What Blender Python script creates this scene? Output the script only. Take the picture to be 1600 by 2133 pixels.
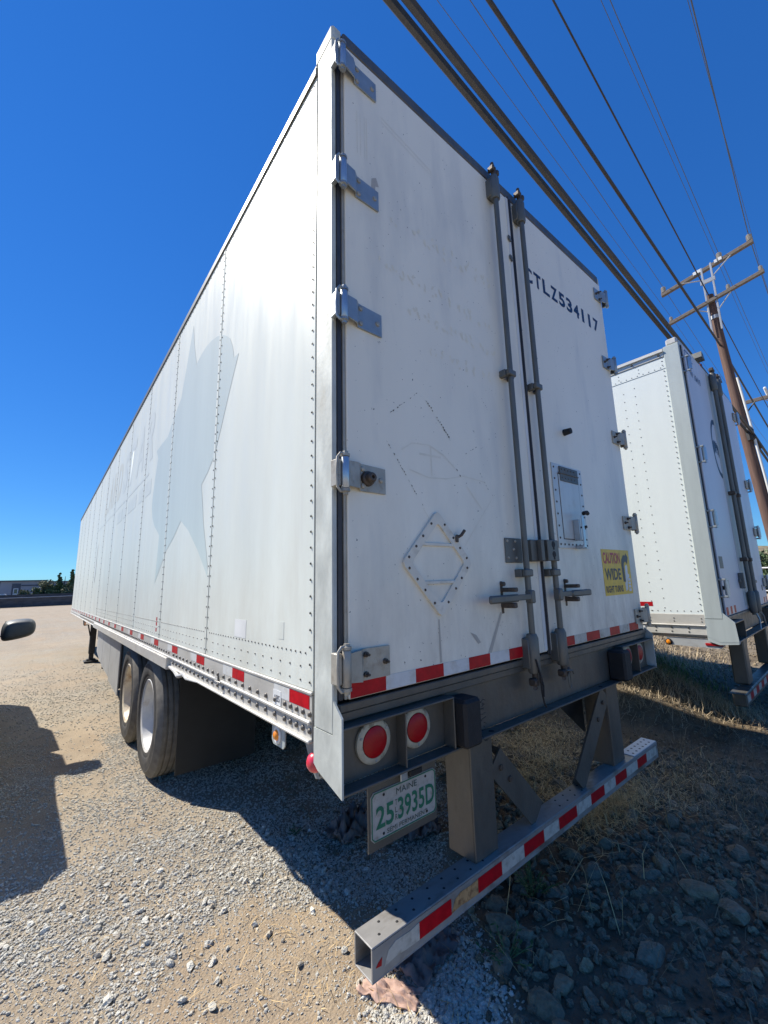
import bpy, bmesh, math, random
from mathutils import Vector, Matrix, noise
for o in list(bpy.data.objects): bpy.data.objects.remove(o)
random.seed(7)
S = bpy.context.scene; COL = S.collection
R = math.radians; PI = math.pi
# ---------------------------------------------------------------- camera
cd = bpy.data.cameras.new('camera'); cam = bpy.data.objects.new('camera', cd); COL.objects.link(cam)
cam.location = (-0.77755, -1.29283, 1.57953); cam.rotation_euler = (1.75091, 0.03499, -0.71446)
cd.sensor_fit = 'VERTICAL'; cd.sensor_height = 24.0; cd.sensor_width = 18.0
cd.lens = 24.0*870.04/2133; cd.shift_x = -55.87/2133; cd.shift_y = -9.33/2133
cd.clip_start = 0.05; cd.clip_end = 3000
S.camera = cam
# ---------------------------------------------------------------- sky and sun
SUN = Vector((-0.46, 0.80, 1.0)).normalized()
W_ = bpy.data.worlds.new('World'); S.world = W_; W_.use_nodes = True
wn = W_.node_tree; bg = wn.nodes['Background']
sk = wn.nodes.new('ShaderNodeTexSky'); sk.sky_type = 'NISHITA'; sk.sun_disc = False
sk.sun_elevation = math.asin(SUN.z); sk.sun_rotation = math.atan2(SUN.x, SUN.y)
sk.altitude = 300; sk.air_density = 1.0; sk.dust_density = 0.0; sk.ozone_density = 4.0
hs = wn.nodes.new('ShaderNodeHueSaturation'); hs.inputs['Saturation'].default_value = 1.6; hs.inputs['Hue'].default_value = 0.51
gmn = wn.nodes.new('ShaderNodeGamma'); gmn.inputs[1].default_value = 0.6; wn.links.new(sk.outputs[0], gmn.inputs[0]); wn.links.new(gmn.outputs[0], hs.inputs['Color'])
tint = wn.nodes.new('ShaderNodeVectorMath'); tint.operation = 'MULTIPLY'; tint.inputs[1].default_value = (0.40, 0.78, 1.12)
wn.links.new(hs.outputs[0], tint.inputs[0]); wn.links.new(tint.outputs[0], bg.inputs[0]); bg.inputs[1].default_value = 0.15
sd = bpy.data.lights.new('sun', 'SUN'); sd.energy = 4.6; sd.angle = R(0.53); sd.color = (1.0, 0.945, 0.85)
so = bpy.data.objects.new('sun', sd); COL.objects.link(so); so.rotation_euler = SUN.to_track_quat('Z', 'Y').to_euler(); so.location = (-8, 14, 18)
S.view_settings.view_transform = 'Standard'; S.view_settings.look = 'None'
S.view_settings.exposure = 0.75; S.view_settings.gamma = 1.0; S.view_settings.use_curve_mapping = False

# ---------------------------------------------------------------- helpers
def tag(o, label=None, cat=None, group=None, kind=None):
    if label: o['label'] = label
    if cat: o['category'] = cat
    if group: o['group'] = group
    if kind: o['kind'] = kind
    return o
def empty(name, loc=(0,0,0), rz=0, **k):
    o = bpy.data.objects.new(name, None); COL.objects.link(o); o.location = loc; o.rotation_euler = (0,0,rz); o.empty_display_size = .2
    return tag(o, **k)
class MB:
    def __init__(s): s.v=[]; s.f=[]; s.m=[]; s.mi=0
    def add(s, V, F):
        n=len(s.v); s.v += [tuple(p) for p in V]; s.f += [tuple(n+i for i in f) for f in F]; s.m += [s.mi]*len(F); return s
    def box(s, x0,x1,y0,y1,z0,z1, b=0.0):
        if x0>x1: x0,x1=x1,x0
        if y0>y1: y0,y1=y1,y0
        if z0>z1: z0,z1=z1,z0
        if b<=0:
            V=[(x,y,z) for x in (x0,x1) for y in (y0,y1) for z in (z0,z1)]
            return s.add(V,[(0,1,3,2),(4,6,7,5),(0,4,5,1),(2,3,7,6),(0,2,6,4),(1,5,7,3)])
        b=min(b,(x1-x0)*.45,(y1-y0)*.45,(z1-z0)*.45)
        V=[];idx={}
        for i,x in enumerate((x0,x1)):
            for j,y in enumerate((y0,y1)):
                for k,z in enumerate((z0,z1)):
                    sx=b if i==0 else -b; sy=b if j==0 else -b; sz=b if k==0 else -b
                    idx[(i,j,k,0)]=len(V); V.append((x,y+sy,z+sz))
                    idx[(i,j,k,1)]=len(V); V.append((x+sx,y,z+sz))
                    idx[(i,j,k,2)]=len(V); V.append((x+sx,y+sy,z))
        F=[]; q=[(0,0),(1,0),(1,1),(0,1)]
        for i in (0,1):
            F.append([idx[(i,a,b2,0)] for a,b2 in (q[::-1] if i==0 else q)])
            F.append([idx[(a,i,b2,1)] for a,b2 in (q if i==0 else q[::-1])])
            F.append([idx[(a,b2,i,2)] for a,b2 in (q[::-1] if i==0 else q)])
        for j in (0,1):
            for k in (0,1):
                f=[idx[(0,j,k,1)],idx[(1,j,k,1)],idx[(1,j,k,2)],idx[(0,j,k,2)]]; F.append(f if (j==0)!=(k==1) else f[::-1])
                f=[idx[(j,0,k,0)],idx[(j,1,k,0)],idx[(j,1,k,2)],idx[(j,0,k,2)]]; F.append(f[::-1] if (j==0)!=(k==1) else f)
                f=[idx[(j,k,0,0)],idx[(j,k,1,0)],idx[(j,k,1,1)],idx[(j,k,0,1)]]; F.append(f if (j==0)!=(k==1) else f[::-1])
        for i in (0,1):
            for j in (0,1):
                for k in (0,1):
                    f=[idx[(i,j,k,t)] for t in range(3)]; F.append(f if (i+j+k)%2==0 else f[::-1])
        return s.add(V,F)
    def tube(s, pts, r, n=8, caps=True):
        P=[Vector(p) for p in pts]; rr = r if isinstance(r,(list,tuple)) else [r]*len(P)
        t0=(P[1]-P[0]).normalized(); up=Vector((0,0,1)) if abs(t0.z)<.9 else Vector((1,0,0))
        u=t0.cross(up).normalized(); V=[]
        for i,p in enumerate(P):
            t=(P[min(i+1,len(P)-1)]-P[max(i-1,0)]).normalized(); u=(u-t*u.dot(t)).normalized(); w=t.cross(u)
            for k in range(n):
                a=2*PI*k/n; V.append(p+(u*math.cos(a)+w*math.sin(a))*rr[i])
        F=[(i*n+k,i*n+(k+1)%n,(i+1)*n+(k+1)%n,(i+1)*n+k) for i in range(len(P)-1) for k in range(n)]
        if caps: F += [tuple(range(n))[::-1], tuple((len(P)-1)*n+k for k in range(n))]
        return s.add(V,F)
    def lathe(s, c, axis, prof, n=32, caps=True):   # prof: (along axis, radius)
        c=Vector(c); a=Vector(axis).normalized(); up=Vector((0,0,1)) if abs(a.z)<.9 else Vector((1,0,0))
        u=a.cross(up).normalized(); w=a.cross(u); V=[]
        for h,r in prof:
            for k in range(n):
                t=2*PI*k/n; V.append(c+a*h+(u*math.cos(t)+w*math.sin(t))*r)
        F=[(i*n+k,i*n+(k+1)%n,(i+1)*n+(k+1)%n,(i+1)*n+k) for i in range(len(prof)-1) for k in range(n)]
        if caps: F += [tuple(range(n))[::-1], tuple((len(prof)-1)*n+k for k in range(n))]
        return s.add(V,F)
    def prism(s, poly, ax, a, b):        # poly: 2D points in the other two axes, extruded along ax from a to b
        def P(p,t):
            q=list(p); q.insert(ax,t); return tuple(q)
        n=len(poly); V=[P(p,a) for p in poly]+[P(p,b) for p in poly]
        F=[tuple(range(n))[::-1], tuple(range(n,2*n))]+[(i,(i+1)%n,n+(i+1)%n,n+i) for i in range(n)]
        return s.add(V,F)
    def build(s, name, mat, parent=None, smooth=False, **k):
        me=bpy.data.meshes.new(name); me.from_pydata(s.v,[],s.f); 
        mats = mat if isinstance(mat,(list,tuple)) else [mat]
        for m in mats: me.materials.append(m)
        if len(mats)>1: me.polygons.foreach_set('material_index', s.m)
        bm=bmesh.new(); bm.from_mesh(me); bmesh.ops.recalc_face_normals(bm, faces=bm.faces); bm.to_mesh(me); bm.free()
        if smooth:
            me.polygons.foreach_set('use_smooth',[True]*len(me.polygons))
            try: me.set_sharp_from_angle(angle=R(38))
            except Exception: pass
        me.update()
        o=bpy.data.objects.new(name, me); COL.objects.link(o); o.parent=parent
        return tag(o, **k)
def dup(o, parent=None, loc=None, **k):
    c=o.copy(); COL.objects.link(c); c.parent=parent
    if loc is not None: c.location=loc
    for ch in list(o.children):
        d=ch.copy(); COL.objects.link(d); d.parent=c
        for g in list(ch.children):
            e=g.copy(); COL.objects.link(e); e.parent=d
    return tag(c, **k)

# ---------------------------------------------------------------- materials
def mat(name, col, rough=.5, metal=0., var=.12, vs=3., vstretch=(1,1,1), col2=None, c2amt=0., c2s=2., c2stretch=(1,1,1), c2lo=.55, c2hi=.7,
        spots=None, sps=40., splo=.72, bump=.0, bs=60., coat=0., spec=.5, bump2=0., bs2=3, rvar=0., grime=None):
    m=bpy.data.materials.new(name); m.use_nodes=True; nt=m.node_tree; N=nt.nodes; L=nt.links; b=N['Principled BSDF']
    tc=N.new('ShaderNodeTexCoord')
    def nz(scale, st=(1,1,1), det=5., ro=.6):
        mp=N.new('ShaderNodeMapping'); mp.inputs['Scale'].default_value=st; L.new(tc.outputs['Object'],mp.inputs[0])
        t=N.new('ShaderNodeTexNoise'); t.inputs['Scale'].default_value=scale; t.inputs['Detail'].default_value=det; t.inputs['Roughness'].default_value=ro
        L.new(mp.outputs[0],t.inputs['Vector']); return t.outputs['Fac']
    def ramp(f,lo,hi,a,c):
        r=N.new('ShaderNodeMapRange'); r.inputs[1].default_value=lo; r.inputs[2].default_value=hi; r.inputs[3].default_value=a; r.inputs[4].default_value=c; L.new(f,r.inputs[0]); return r.outputs[0]
    def mix(f,a,c,blend='MIX'):
        x=N.new('ShaderNodeMix'); x.data_type='RGBA'; x.blend_type=blend
        for i,v in ((0,f),(6,a),(7,c)):
            if hasattr(v,'links'): L.new(v,x.inputs[i])
            else: x.inputs[i].default_value = v if i==0 else (*v,1)
        return x.outputs[2]
    n1=nz(vs,vstretch)
    lo=tuple(c*(1-var) for c in col); hi=tuple(min(1,c*(1+var)) for c in col)
    c=mix(ramp(n1,.3,.7,0,1),lo,hi)
    if col2: c=mix(ramp(nz(c2s,c2stretch),c2lo,c2hi,0,c2amt),c,col2)
    if spots: c=mix(ramp(nz(sps,(1,1,1),2.,.5),splo,splo+.03,0,1),c,spots)
    L.new(c,b.inputs['Base Color'])
    b.inputs['Roughness'].default_value=rough; b.inputs['Metallic'].default_value=metal; b.inputs['Coat Weight'].default_value=coat; b.inputs['Specular IOR Level'].default_value=spec
    if rvar: L.new(ramp(nz(vs*2.3,vstretch),.3,.7,max(0,rough-rvar),rough+rvar),b.inputs['Roughness'])
    if grime:
        sx=N.new('ShaderNodeSeparateXYZ'); L.new(tc.outputs['Object'],sx.inputs[0]); g1=ramp(sx.outputs[2],2.3,1.2,0,1); g2=ramp(nz(5.,(1,1,.35),8.,.7),.38,.68,0,1)
        g3=ramp(sx.outputs[0],0,2.6,.35,1); mm=N.new('ShaderNodeMath'); mm.operation='MULTIPLY'; L.new(g1,mm.inputs[0]); L.new(g2,mm.inputs[1]); m2=N.new('ShaderNodeMath'); m2.operation='MULTIPLY'; L.new(mm.outputs[0],m2.inputs[0]); L.new(g3,m2.inputs[1])
        c=mix(m2.outputs[0],c,grime); L.new(c,b.inputs['Base Color'])
    prev=None
    for amt,sc in ((bump,bs),(bump2,bs2)):
        if amt:
            bp=N.new('ShaderNodeBump'); bp.inputs['Strength'].default_value=min(1,amt); bp.inputs['Distance'].default_value=.004*max(1,amt) if sc>10 else .03*amt
            L.new(nz(sc),bp.inputs['Height'])
            if prev: L.new(prev,bp.inputs['Normal'])
            prev=bp.outputs[0]
    if prev: L.new(prev,b.inputs['Normal'])
    return m
M={}
M['side2']=mat('painted_side_panel_far',(.70,.745,.725),.42,var=.04,vs=1.2,vstretch=(1,2.5,.35),bump=.05,bs=90,spec=.3)
M['side']=mat('painted_side_panel',(.635,.665,.61),.44,var=.05,vs=1.2,vstretch=(1,2.5,.35),col2=(.56,.56,.52),c2amt=.5,c2s=3,c2stretch=(1,4,.25),c2lo=.58,c2hi=.8,bump=.05,bs=90,bump2=.10,bs2=2.2,spec=.2,rvar=.08,grime=(.40,.36,.28))
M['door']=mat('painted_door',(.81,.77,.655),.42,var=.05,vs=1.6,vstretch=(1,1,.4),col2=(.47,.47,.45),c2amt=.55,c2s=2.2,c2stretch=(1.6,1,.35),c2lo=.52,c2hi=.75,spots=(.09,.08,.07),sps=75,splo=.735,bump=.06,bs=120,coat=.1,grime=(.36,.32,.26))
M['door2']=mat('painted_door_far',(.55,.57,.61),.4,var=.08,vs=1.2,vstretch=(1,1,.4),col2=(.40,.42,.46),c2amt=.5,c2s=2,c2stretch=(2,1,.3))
M['galv']=mat('galvanised_steel',(.47,.49,.45),.6,.05,var=.25,vs=9,vstretch=(1,1,.5),col2=(.36,.30,.20),c2amt=.45,c2s=5,c2stretch=(1.5,1.5,.5),c2lo=.6,c2hi=.78,bump=.25,bs=45,rvar=.1)
M['galv2']=mat('pale_painted_post',(.42,.465,.455),.42,.1,var=.1,vs=4,vstretch=(2,2,.25),bump=.1,bs=40)
M['bar']=mat('weathered_bumper_steel',(.30,.29,.27),.45,.2,var=.2,vs=7,vstretch=(.5,1,1),col2=(.12,.085,.05),c2amt=.85,c2s=9,c2stretch=(.6,1,1),c2lo=.5,c2hi=.7,bump=.2,bs=60)
M['alu']=mat('weathered_aluminium',(.58,.56,.51),.42,.35,var=.1,vs=6,vstretch=(1,.4,1),col2=(.40,.36,.30),c2amt=.5,c2s=8,c2lo=.55,c2hi=.75,bump=.1,bs=60,rvar=.1)
M['sill']=mat('dirty_steel_sill',(.115,.108,.092),.42,.3,var=.18,vs=7,vstretch=(1,1,.4),col2=(.07,.06,.05),c2amt=.5,c2s=12,c2stretch=(1,1,.6),c2lo=.55,c2hi=.75,bump=.3,bs=50,rvar=.12)
M['rod']=mat('weathered_lock_rod',(.14,.142,.13),.5,.4,var=.15,vs=14,vstretch=(1,1,.3),bump=.15,bs=80)
M['hinge']=mat('zinc_hinge',(.33,.36,.37),.42,.55,var=.12,vs=14,bump=.12,bs=90,rvar=.1)
M['hinge_old']=mat('stained_hinge',(.38,.355,.30),.5,.35,var=.15,vs=14,col2=(.20,.15,.10),c2amt=.5,c2s=18,bump=.2,bs=90)
M['bolt']=mat('rusty_bolt',(.09,.07,.055),.55,.4,var=.25,vs=60,bump=.2,bs=200)
M['rivet']=mat('rivet_head',(.13,.115,.095),.5,.2,var=.2,vs=50)
M['rivet_dark']=mat('dull_rivet_head',(.07,.068,.065),.45,.3,var=.2,vs=50)
M['seal']=mat('rubber_door_seal',(.035,.036,.042),.5,var=.2,vs=20,col2=(.10,.09,.07),c2amt=.6,c2s=6,c2stretch=(1,1,.2),bump=.1,bs=80)
M['rubber']=mat('black_rubber',(.012,.012,.013),.7,var=.3,vs=30,bump=.7,bs=70)
M['tyre']=mat('dusty_tyre',(.028,.028,.029),.7,var=.2,vs=8,col2=(.12,.105,.085),c2amt=.4,c2s=7,c2lo=.45,c2hi=.7,bump=.2,bs=90)
M['tread']=mat('dusty_tread',(.17,.155,.13),.85,var=.25,vs=14,col2=(.07,.065,.06),c2amt=.6,c2s=10,bump=.25,bs=90)
M['flap']=mat('black_mud_flap',(.012,.012,.012),.6,var=.3,vs=6)
M['rim']=mat('white_wheel_paint',(.62,.61,.58),.45,var=.12,vs=9,col2=(.36,.27,.15),c2amt=.5,c2s=10,c2lo=.58,c2hi=.75)
M['rim_rust']=mat('rust_stained_wheel',(.74,.66,.50),.45,var=.15,vs=9,col2=(.30,.13,.03),c2amt=.8,c2s=7,c2lo=.5,c2hi=.68)
M['under']=mat('undercarriage_steel',(.045,.043,.04),.6,.2,var=.25,vs=10,bump=.2,bs=40)
M['red']=mat('red_reflective_tape',(.42,.005,.012),.4,var=.2,vs=30,col2=(.22,.015,.015),c2amt=.5,c2s=25,spec=.25)
M['wtape']=mat('white_reflective_tape',(.60,.61,.60),.35,var=.08,vs=30,col2=(.42,.38,.30),c2amt=.6,c2s=18,c2lo=.5,c2hi=.7)
M['wtape_dirty']=mat('dirty_white_tape',(.50,.48,.42),.45,var=.12,vs=30,col2=(.24,.21,.16),c2amt=.7,c2s=26,c2lo=.48,c2hi=.66)
M['rust_tape']=mat('rust_stained_tape',(.42,.25,.11),.6,var=.3,vs=22,col2=(.16,.07,.03),c2amt=.8,c2s=30,c2lo=.48,c2hi=.6)
M['lens_red']=mat('red_lens',(.34,.002,.006),.4,var=.1,vs=90,coat=.1,spec=.3,bump=.15,bs=260)
M['lens_amber']=mat('amber_lens',(.85,.26,.01),.25,var=.1,vs=90,coat=.6)
M['ring']=mat('lamp_ring',(.44,.40,.30),.5,.1,var=.2,vs=22,col2=(.16,.13,.09),c2amt=.8,c2s=26,c2lo=.55,c2hi=.65)
M['lens_dark']=mat('grimy_red_lens',(.10,.015,.015),.4)
M['lens_pink']=mat('faded_red_lens',(.62,.03,.06),.3,var=.15,vs=40,coat=.5)
M['plate']=mat('plate_white',(.36,.355,.33),.45,var=.12,vs=30,col2=(.22,.20,.17),c2amt=.7,c2s=40,c2lo=.52,c2hi=.68)
M['green']=mat('plate_green',(.012,.13,.075),.5,var=.2,vs=60)
M['green_black']=mat('plate_dark_green',(.03,.06,.05),.5)
M['yellow']=mat('sticker_yellow',(.72,.46,.03),.4,var=.12,vs=14,col2=(.45,.33,.09),c2amt=.5,c2s=20)
M['stred']=mat('sticker_red',(.45,.03,.035),.4); M['stblack']=mat('sticker_black',(.018,.02,.035),.4); M['stwhite']=mat('sticker_white',(.66,.67,.66),.4)
M['ink']=mat('navy_lettering',(.012,.016,.045),.4)
M['emblem']=mat('faded_emblem_vinyl',(.50,.56,.53),.42,var=.05,vs=2,vstretch=(1,2,.3),bump2=.06,bs2=1.6,spec=.28)
M['ghost']=mat('faded_lettering',(.595,.62,.565),.42,var=.06,vs=3,spec=.28); M['ghost_tan']=mat('faded_tan_lettering',(.605,.60,.50),.42,var=.06,vs=3,spec=.28)
M['smudge']=mat('faint_marks_on_door',(.72,.68,.565),.45,var=.08,vs=9); M['chip']=mat('chipped_paint_edge',(.12,.11,.09),.7,var=.4,vs=60)
M['residue']=mat('lettering_residue_grime',(.76,.71,.57),.45,var=.05)
M['streak']=mat('rust_run',(.42,.39,.34),.5,var=.12,vs=20,vstretch=(1,1,.3))
M['alu_door']=mat('vent_door_aluminium',(.56,.55,.52),.38,.3,var=.08,vs=5,vstretch=(2,1,.3),col2=(.42,.38,.33),c2amt=.5,c2s=7,bump=.05,bs=60)
M['zinc']=mat('bright_zinc_latch',(.46,.50,.53),.3,.7,var=.1,vs=20)
M['skirt']=mat('grey_plastic_skirt',(.36,.37,.37),.5,var=.12,vs=4,col2=(.25,.22,.18),c2amt=.5,c2s=6)
M['wood']=mat('creosoted_pole',(.12,.066,.046),.8,var=.3,vs=6,vstretch=(4,4,.25),col2=(.07,.05,.04),c2amt=.6,c2s=4,c2stretch=(3,3,.3),bump=.5,bs=40)
M['arm']=mat('weathered_crossarm',(.15,.125,.105),.85,var=.3,vs=8,vstretch=(3,1,3),bump=.3,bs=50)
M['insul']=mat('porcelain_insulator',(.33,.31,.28),.3,var=.15,vs=30); M['conduit']=mat('white_conduit',(.70,.69,.64),.45,var=.06,vs=6)
M['brace']=mat('galvanised_brace',(.42,.43,.43),.35,.3); M['cable']=mat('black_cable',(.03,.027,.026),.6,var=.3,vs=20,bump=.3,bs=30); M['wire']=mat('bare_wire',(.10,.12,.16),.5,.2)
M['carpaint']=mat('dark_car_paint',(.025,.03,.036),.25,.2,var=.05,vs=3,coat=.7); M['carplastic']=mat('textured_grey_plastic',(.045,.055,.058),.5,var=.1,vs=30,bump=.2,bs=200)
M['glass']=mat('dark_glass',(.02,.025,.03),.08,0,var=0,spec=.8); M['bulb']=mat('headlight_lens',(.6,.62,.65),.1)
M['cloth']=mat('brown_rag_cloth',(.19,.15,.135),.85,var=.25,vs=12,bump=.3,bs=120); M['cloth_pink']=mat('pinkish_rag_cloth',(.42,.28,.22),.85,var=.2,vs=12,bump=.3,bs=120)
M['bldg']=mat('stucco_wall',(.25,.28,.33),.8,var=.06,vs=.3); M['bldgroof']=mat('roof_fascia',(.05,.07,.10),.6); M['bldgtrim']=mat('window_trim',(.5,.55,.6),.5)
M['bark']=mat('tree_bark',(.09,.07,.05),.9,var=.3,vs=5)
M['wall_dark']=mat('dark_slat_fence',(.07,.07,.075),.8,var=.4,vs=.8,vstretch=(1,1,4),col2=(.11,.09,.07),c2amt=.6,c2s=1.5); M['railp']=mat('pale_rail',(.50,.50,.50),.5)
M['whitebox']=mat('white_box_body',(.62,.63,.64),.45,var=.04,vs=2)

def leafmat(name,a,b):
    m=bpy.data.materials.new(name); m.use_nodes=True; N=m.node_tree.nodes; L=m.node_tree.links; p=N['Principled BSDF']; p.inputs['Roughness'].default_value=.7
    g=N.new('ShaderNodeNewGeometry'); r=N.new('ShaderNodeValToRGB'); r.color_ramp.elements[0].color=(*a,1); r.color_ramp.elements[1].color=(*b,1)
    L.new(g.outputs['Random Per Island'],r.inputs[0]); L.new(r.outputs[0],p.inputs['Base Color']); return m
M['straw']=leafmat('dry_straw',(.45,.28,.11),(.80,.60,.31)); M['straw_tan']=leafmat('tan_dry_grass',(.32,.24,.14),(.62,.50,.33)); M['straw_dull']=leafmat('dull_dry_grass',(.11,.085,.055),(.32,.25,.15)); M['weed']=leafmat('weed_leaf',(.035,.075,.02),(.08,.15,.05))
M['leaf1']=leafmat('dark_leaf',(.05,.09,.035),(.12,.17,.065)); M['leaf2']=leafmat('olive_leaf',(.09,.115,.05),(.19,.20,.11)); M['grassg']=leafmat('green_grass',(.10,.18,.03),(.26,.34,.08))
def stonemat(name, cols, rough=.85):
    m=bpy.data.materials.new(name); m.use_nodes=True; N=m.node_tree.nodes; L=m.node_tree.links; p=N['Principled BSDF']; p.inputs['Roughness'].default_value=rough
    oi=N.new('ShaderNodeObjectInfo'); r=N.new('ShaderNodeValToRGB'); els=r.color_ramp.elements
    while len(els)<len(cols): els.new(.5)
    for i,c in enumerate(cols): els[i].position=i/(len(cols)-1); els[i].color=(*c,1)
    tc=N.new('ShaderNodeTexCoord'); nz=N.new('ShaderNodeTexNoise'); nz.inputs['Scale'].default_value=3.; nz.inputs['Detail'].default_value=6
    L.new(tc.outputs['Object'],nz.inputs['Vector']); mr=N.new('ShaderNodeMapRange'); mr.inputs[1].default_value=.3; mr.inputs[2].default_value=.7; mr.inputs[3].default_value=.75; mr.inputs[4].default_value=1.2
    L.new(nz.outputs[0],mr.inputs[0]); mx=N.new('ShaderNodeVectorMath'); mx.operation='SCALE'
    L.new(oi.outputs['Random'],r.inputs[0]); L.new(r.outputs[0],mx.inputs[0]); L.new(mr.outputs[0],mx.inputs['Scale']); L.new(mx.outputs[0],p.inputs['Base Color'])
    bp=N.new('ShaderNodeBump'); bp.inputs['Strength'].default_value=.5; bp.inputs['Distance'].default_value=.05; L.new(nz.outputs[0],bp.inputs['Height']); L.new(bp.outputs[0],p.inputs['Normal'])
    return m
M['gravel']=stonemat('pale_gravel',[(.42,.40,.345),(.68,.655,.57),(.55,.53,.465),(.80,.775,.685),(.52,.44,.33),(.72,.695,.61),(.47,.45,.40)])
M['stone']=stonemat('dark_stone',[(.12,.096,.062),(.26,.205,.13),(.17,.14,.098),(.36,.28,.17),(.20,.15,.10),(.28,.235,.16),(.14,.115,.082)])  # stones dark by themselves, tone lowered further to paint in the trailers' shade

# ---------------------------------------------------------------- ground
def sstep(a,b,x):
    t=max(0,min(1,(x-a)/(b-a))); return t*t*(3-2*t)
def nz(x,y,s,o=0): return noise.noise(Vector((x*s+o,y*s-o,o*.37)))
def fbm(x,y,s,o=0,n=4):
    v=0;a=1
    for i in range(n): v+=a*nz(x,y,s*2**i,o+i*7.1); a*=.5
    return v
def rocky(x,y):      # rock strewn bank on the near right
    d = (x*0.80 - y*0.60) - 0.42 + .12*fbm(x,y,1.5,3)          # positive to the lower right
    r = sstep(.0,.25,d) * (1-sstep(1.2,1.9, (y+.55*(x-1.8)) + .25*fbm(x,y,1.1,9)) )
    return r*sstep(-1.9,-1.3,y)
def grav(x,y):       # how much loose gravel lies here
    g = .80+.45*fbm(x,y,.7,21)+.35*fbm(x,y,2.3,23)
    # bare dirt in the near foreground
    d = min(math.hypot((x-.10)/.66,(y-.58)/.62), math.hypot((x+.62)/.22,(y-1.02)/.10)+.3, math.hypot((x+.35)/.28,(y-4.6)/1.0)+.15) + .45*fbm(x,y,2.4,5)
    g *= sstep(.72,1.08,d)*(.25+.75*sstep(-.55,.05,fbm(x,y,1.1,61)))
    if y>6: g*=.8
    g -= rocky(x,y)*.6
    return max(0,min(1,g))
def H(x,y):
    far=math.hypot(x,y)
    if far>60: return 0.0
    k=1-sstep(20,60,far)
    h=.018*fbm(x,y,.6,1)+.010*fbm(x,y,2.7,2,3)+.004*fbm(x,y,11,4,2)
    h+=rocky(x,y)*(.05+.05*fbm(x,y,1.6,8))
    h+=.46*math.exp(-(((x-4.75)/.55)**2+((y-.95)/.75)**2)) + .25*math.exp(-(((x-6.2)/1.2)**2+((y-1.6)/.8)**2))
    h+=(.50+.18*fbm(x,y,.9,50))*math.exp(-(((x-9.0)/3.2)**2+((y-3.4-.25*(x-9))/1.0)**2))
    h+=.05*math.exp(-((x-.05)**2+(y-.95)**2)/.25)*0
    # flat pads where the tyres stand
    for px,py in ((.3,3.3),(.3,4.48),(2.3,3.3),(2.3,4.48),(.5,12.2),(2.1,12.2)):
        w=math.exp(-(((x-px)/.6)**2+((y-py)/.5)**2)*1.2); h*=1-min(1,w*1.3)
    return h*k
def axis(lo,hi,step,far,grow=1.16):
    a=[lo+i*step for i in range(int((hi-lo)/step)+1)]; s=step; x=a[-1]
    while x<far: s*=grow; x+=s; a.append(x)
    s=step; x=a[0]; pre=[]
    while x>-far: s*=grow; x-=s; pre.append(x)
    return pre[::-1]+a
gx=axis(-1.5,3.6,.028,1500,1.055); gy=axis(-1.2,4.2,.028,1500,1.06)
V=[(x,y,H(x,y)) for y in gy for x in gx]; nx=len(gx)
F=[(j*nx+i,j*nx+i+1,(j+1)*nx+i+1,(j+1)*nx+i) for j in range(len(gy)-1) for i in range(nx-1)]
gm=bpy.data.meshes.new('ground'); gm.from_pydata(V,[],F); gm.polygons.foreach_set('use_smooth',[True]*len(F))
ca=gm.color_attributes.new('zone','FLOAT_COLOR','POINT'); cols=[]
for x,y,z in V:
    if math.hypot(x,y)<40: 
        st=max(0,sstep(2.0,3.4,x+.5*fbm(x,y,1,40))*(1-sstep(14,22,math.hypot(x,y))))*sstep(-2.6,-1.6,y); cols += [grav(x,y),rocky(x,y),st,1]
    else: cols += [.4,0,0,1]
ca.data.foreach_set('color',cols)
m=bpy.data.materials.new('dirt_and_gravel_ground'); m.use_nodes=True; N=m.node_tree.nodes; L=m.node_tree.links; p=N['Principled BSDF']; p.inputs['Roughness'].default_value=.95; p.inputs['Specular IOR Level'].default_value=.2
def _n(s,d=8,r=.65):
    t=N.new('ShaderNodeTexNoise'); t.inputs['Scale'].default_value=s; t.inputs['Detail'].default_value=d; t.inputs['Roughness'].default_value=r; L.new(tcg.outputs['Object'],t.inputs['Vector']); return t.outputs[0]
def _r(f,a,b,c=0,d=1):
    t=N.new('ShaderNodeMapRange'); t.inputs[1].default_value=a; t.inputs[2].default_value=b; t.inputs[3].default_value=c; t.inputs[4].default_value=d; L.new(f,t.inputs[0]); return t.outputs[0]
def _m(f,a,b):
    x=N.new('ShaderNodeMix'); x.data_type='RGBA'
    for i,v in ((0,f),(6,a),(7,b)):
        if hasattr(v,'links'): L.new(v,x.inputs[i])
        else: x.inputs[i].default_value = v if i==0 else (*v,1)
    return x.outputs[2]
tcg=N.new('ShaderNodeTexCoord'); at=N.new('ShaderNodeAttribute'); at.attribute_name='zone'; sp=N.new('ShaderNodeSeparateColor'); L.new(at.outputs['Color'],sp.inputs[0])
dirt=_m(_r(_n(1.2),.35,.65),(.30,.225,.15),(.39,.31,.215)); dirt=_m(_r(_n(7),.4,.7,0,.6),dirt,(.43,.355,.255)); dirt=_m(_r(_n(14,8,.8),.52,.72,0,.55),dirt,(.27,.195,.13)); dirt=_m(_r(_n(120,4),.5,.7,0,.5),dirt,(.24,.18,.12))
vor=N.new('ShaderNodeTexVoronoi'); vor.inputs['Scale'].default_value=85; L.new(tcg.outputs['Object'],vor.inputs['Vector'])
vsep=N.new('ShaderNodeSeparateColor'); L.new(vor.outputs['Color'],vsep.inputs[0])
peb=_m(vsep.outputs[0],(.17,.152,.12),(.44,.405,.33))
peb=_m(_r(_n(.35),.4,.6,0,.5),peb,(.34,.305,.245))
c=_m(_r(_n(2.0,8,.7),.38,.62,.35,1),dirt,peb)
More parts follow.
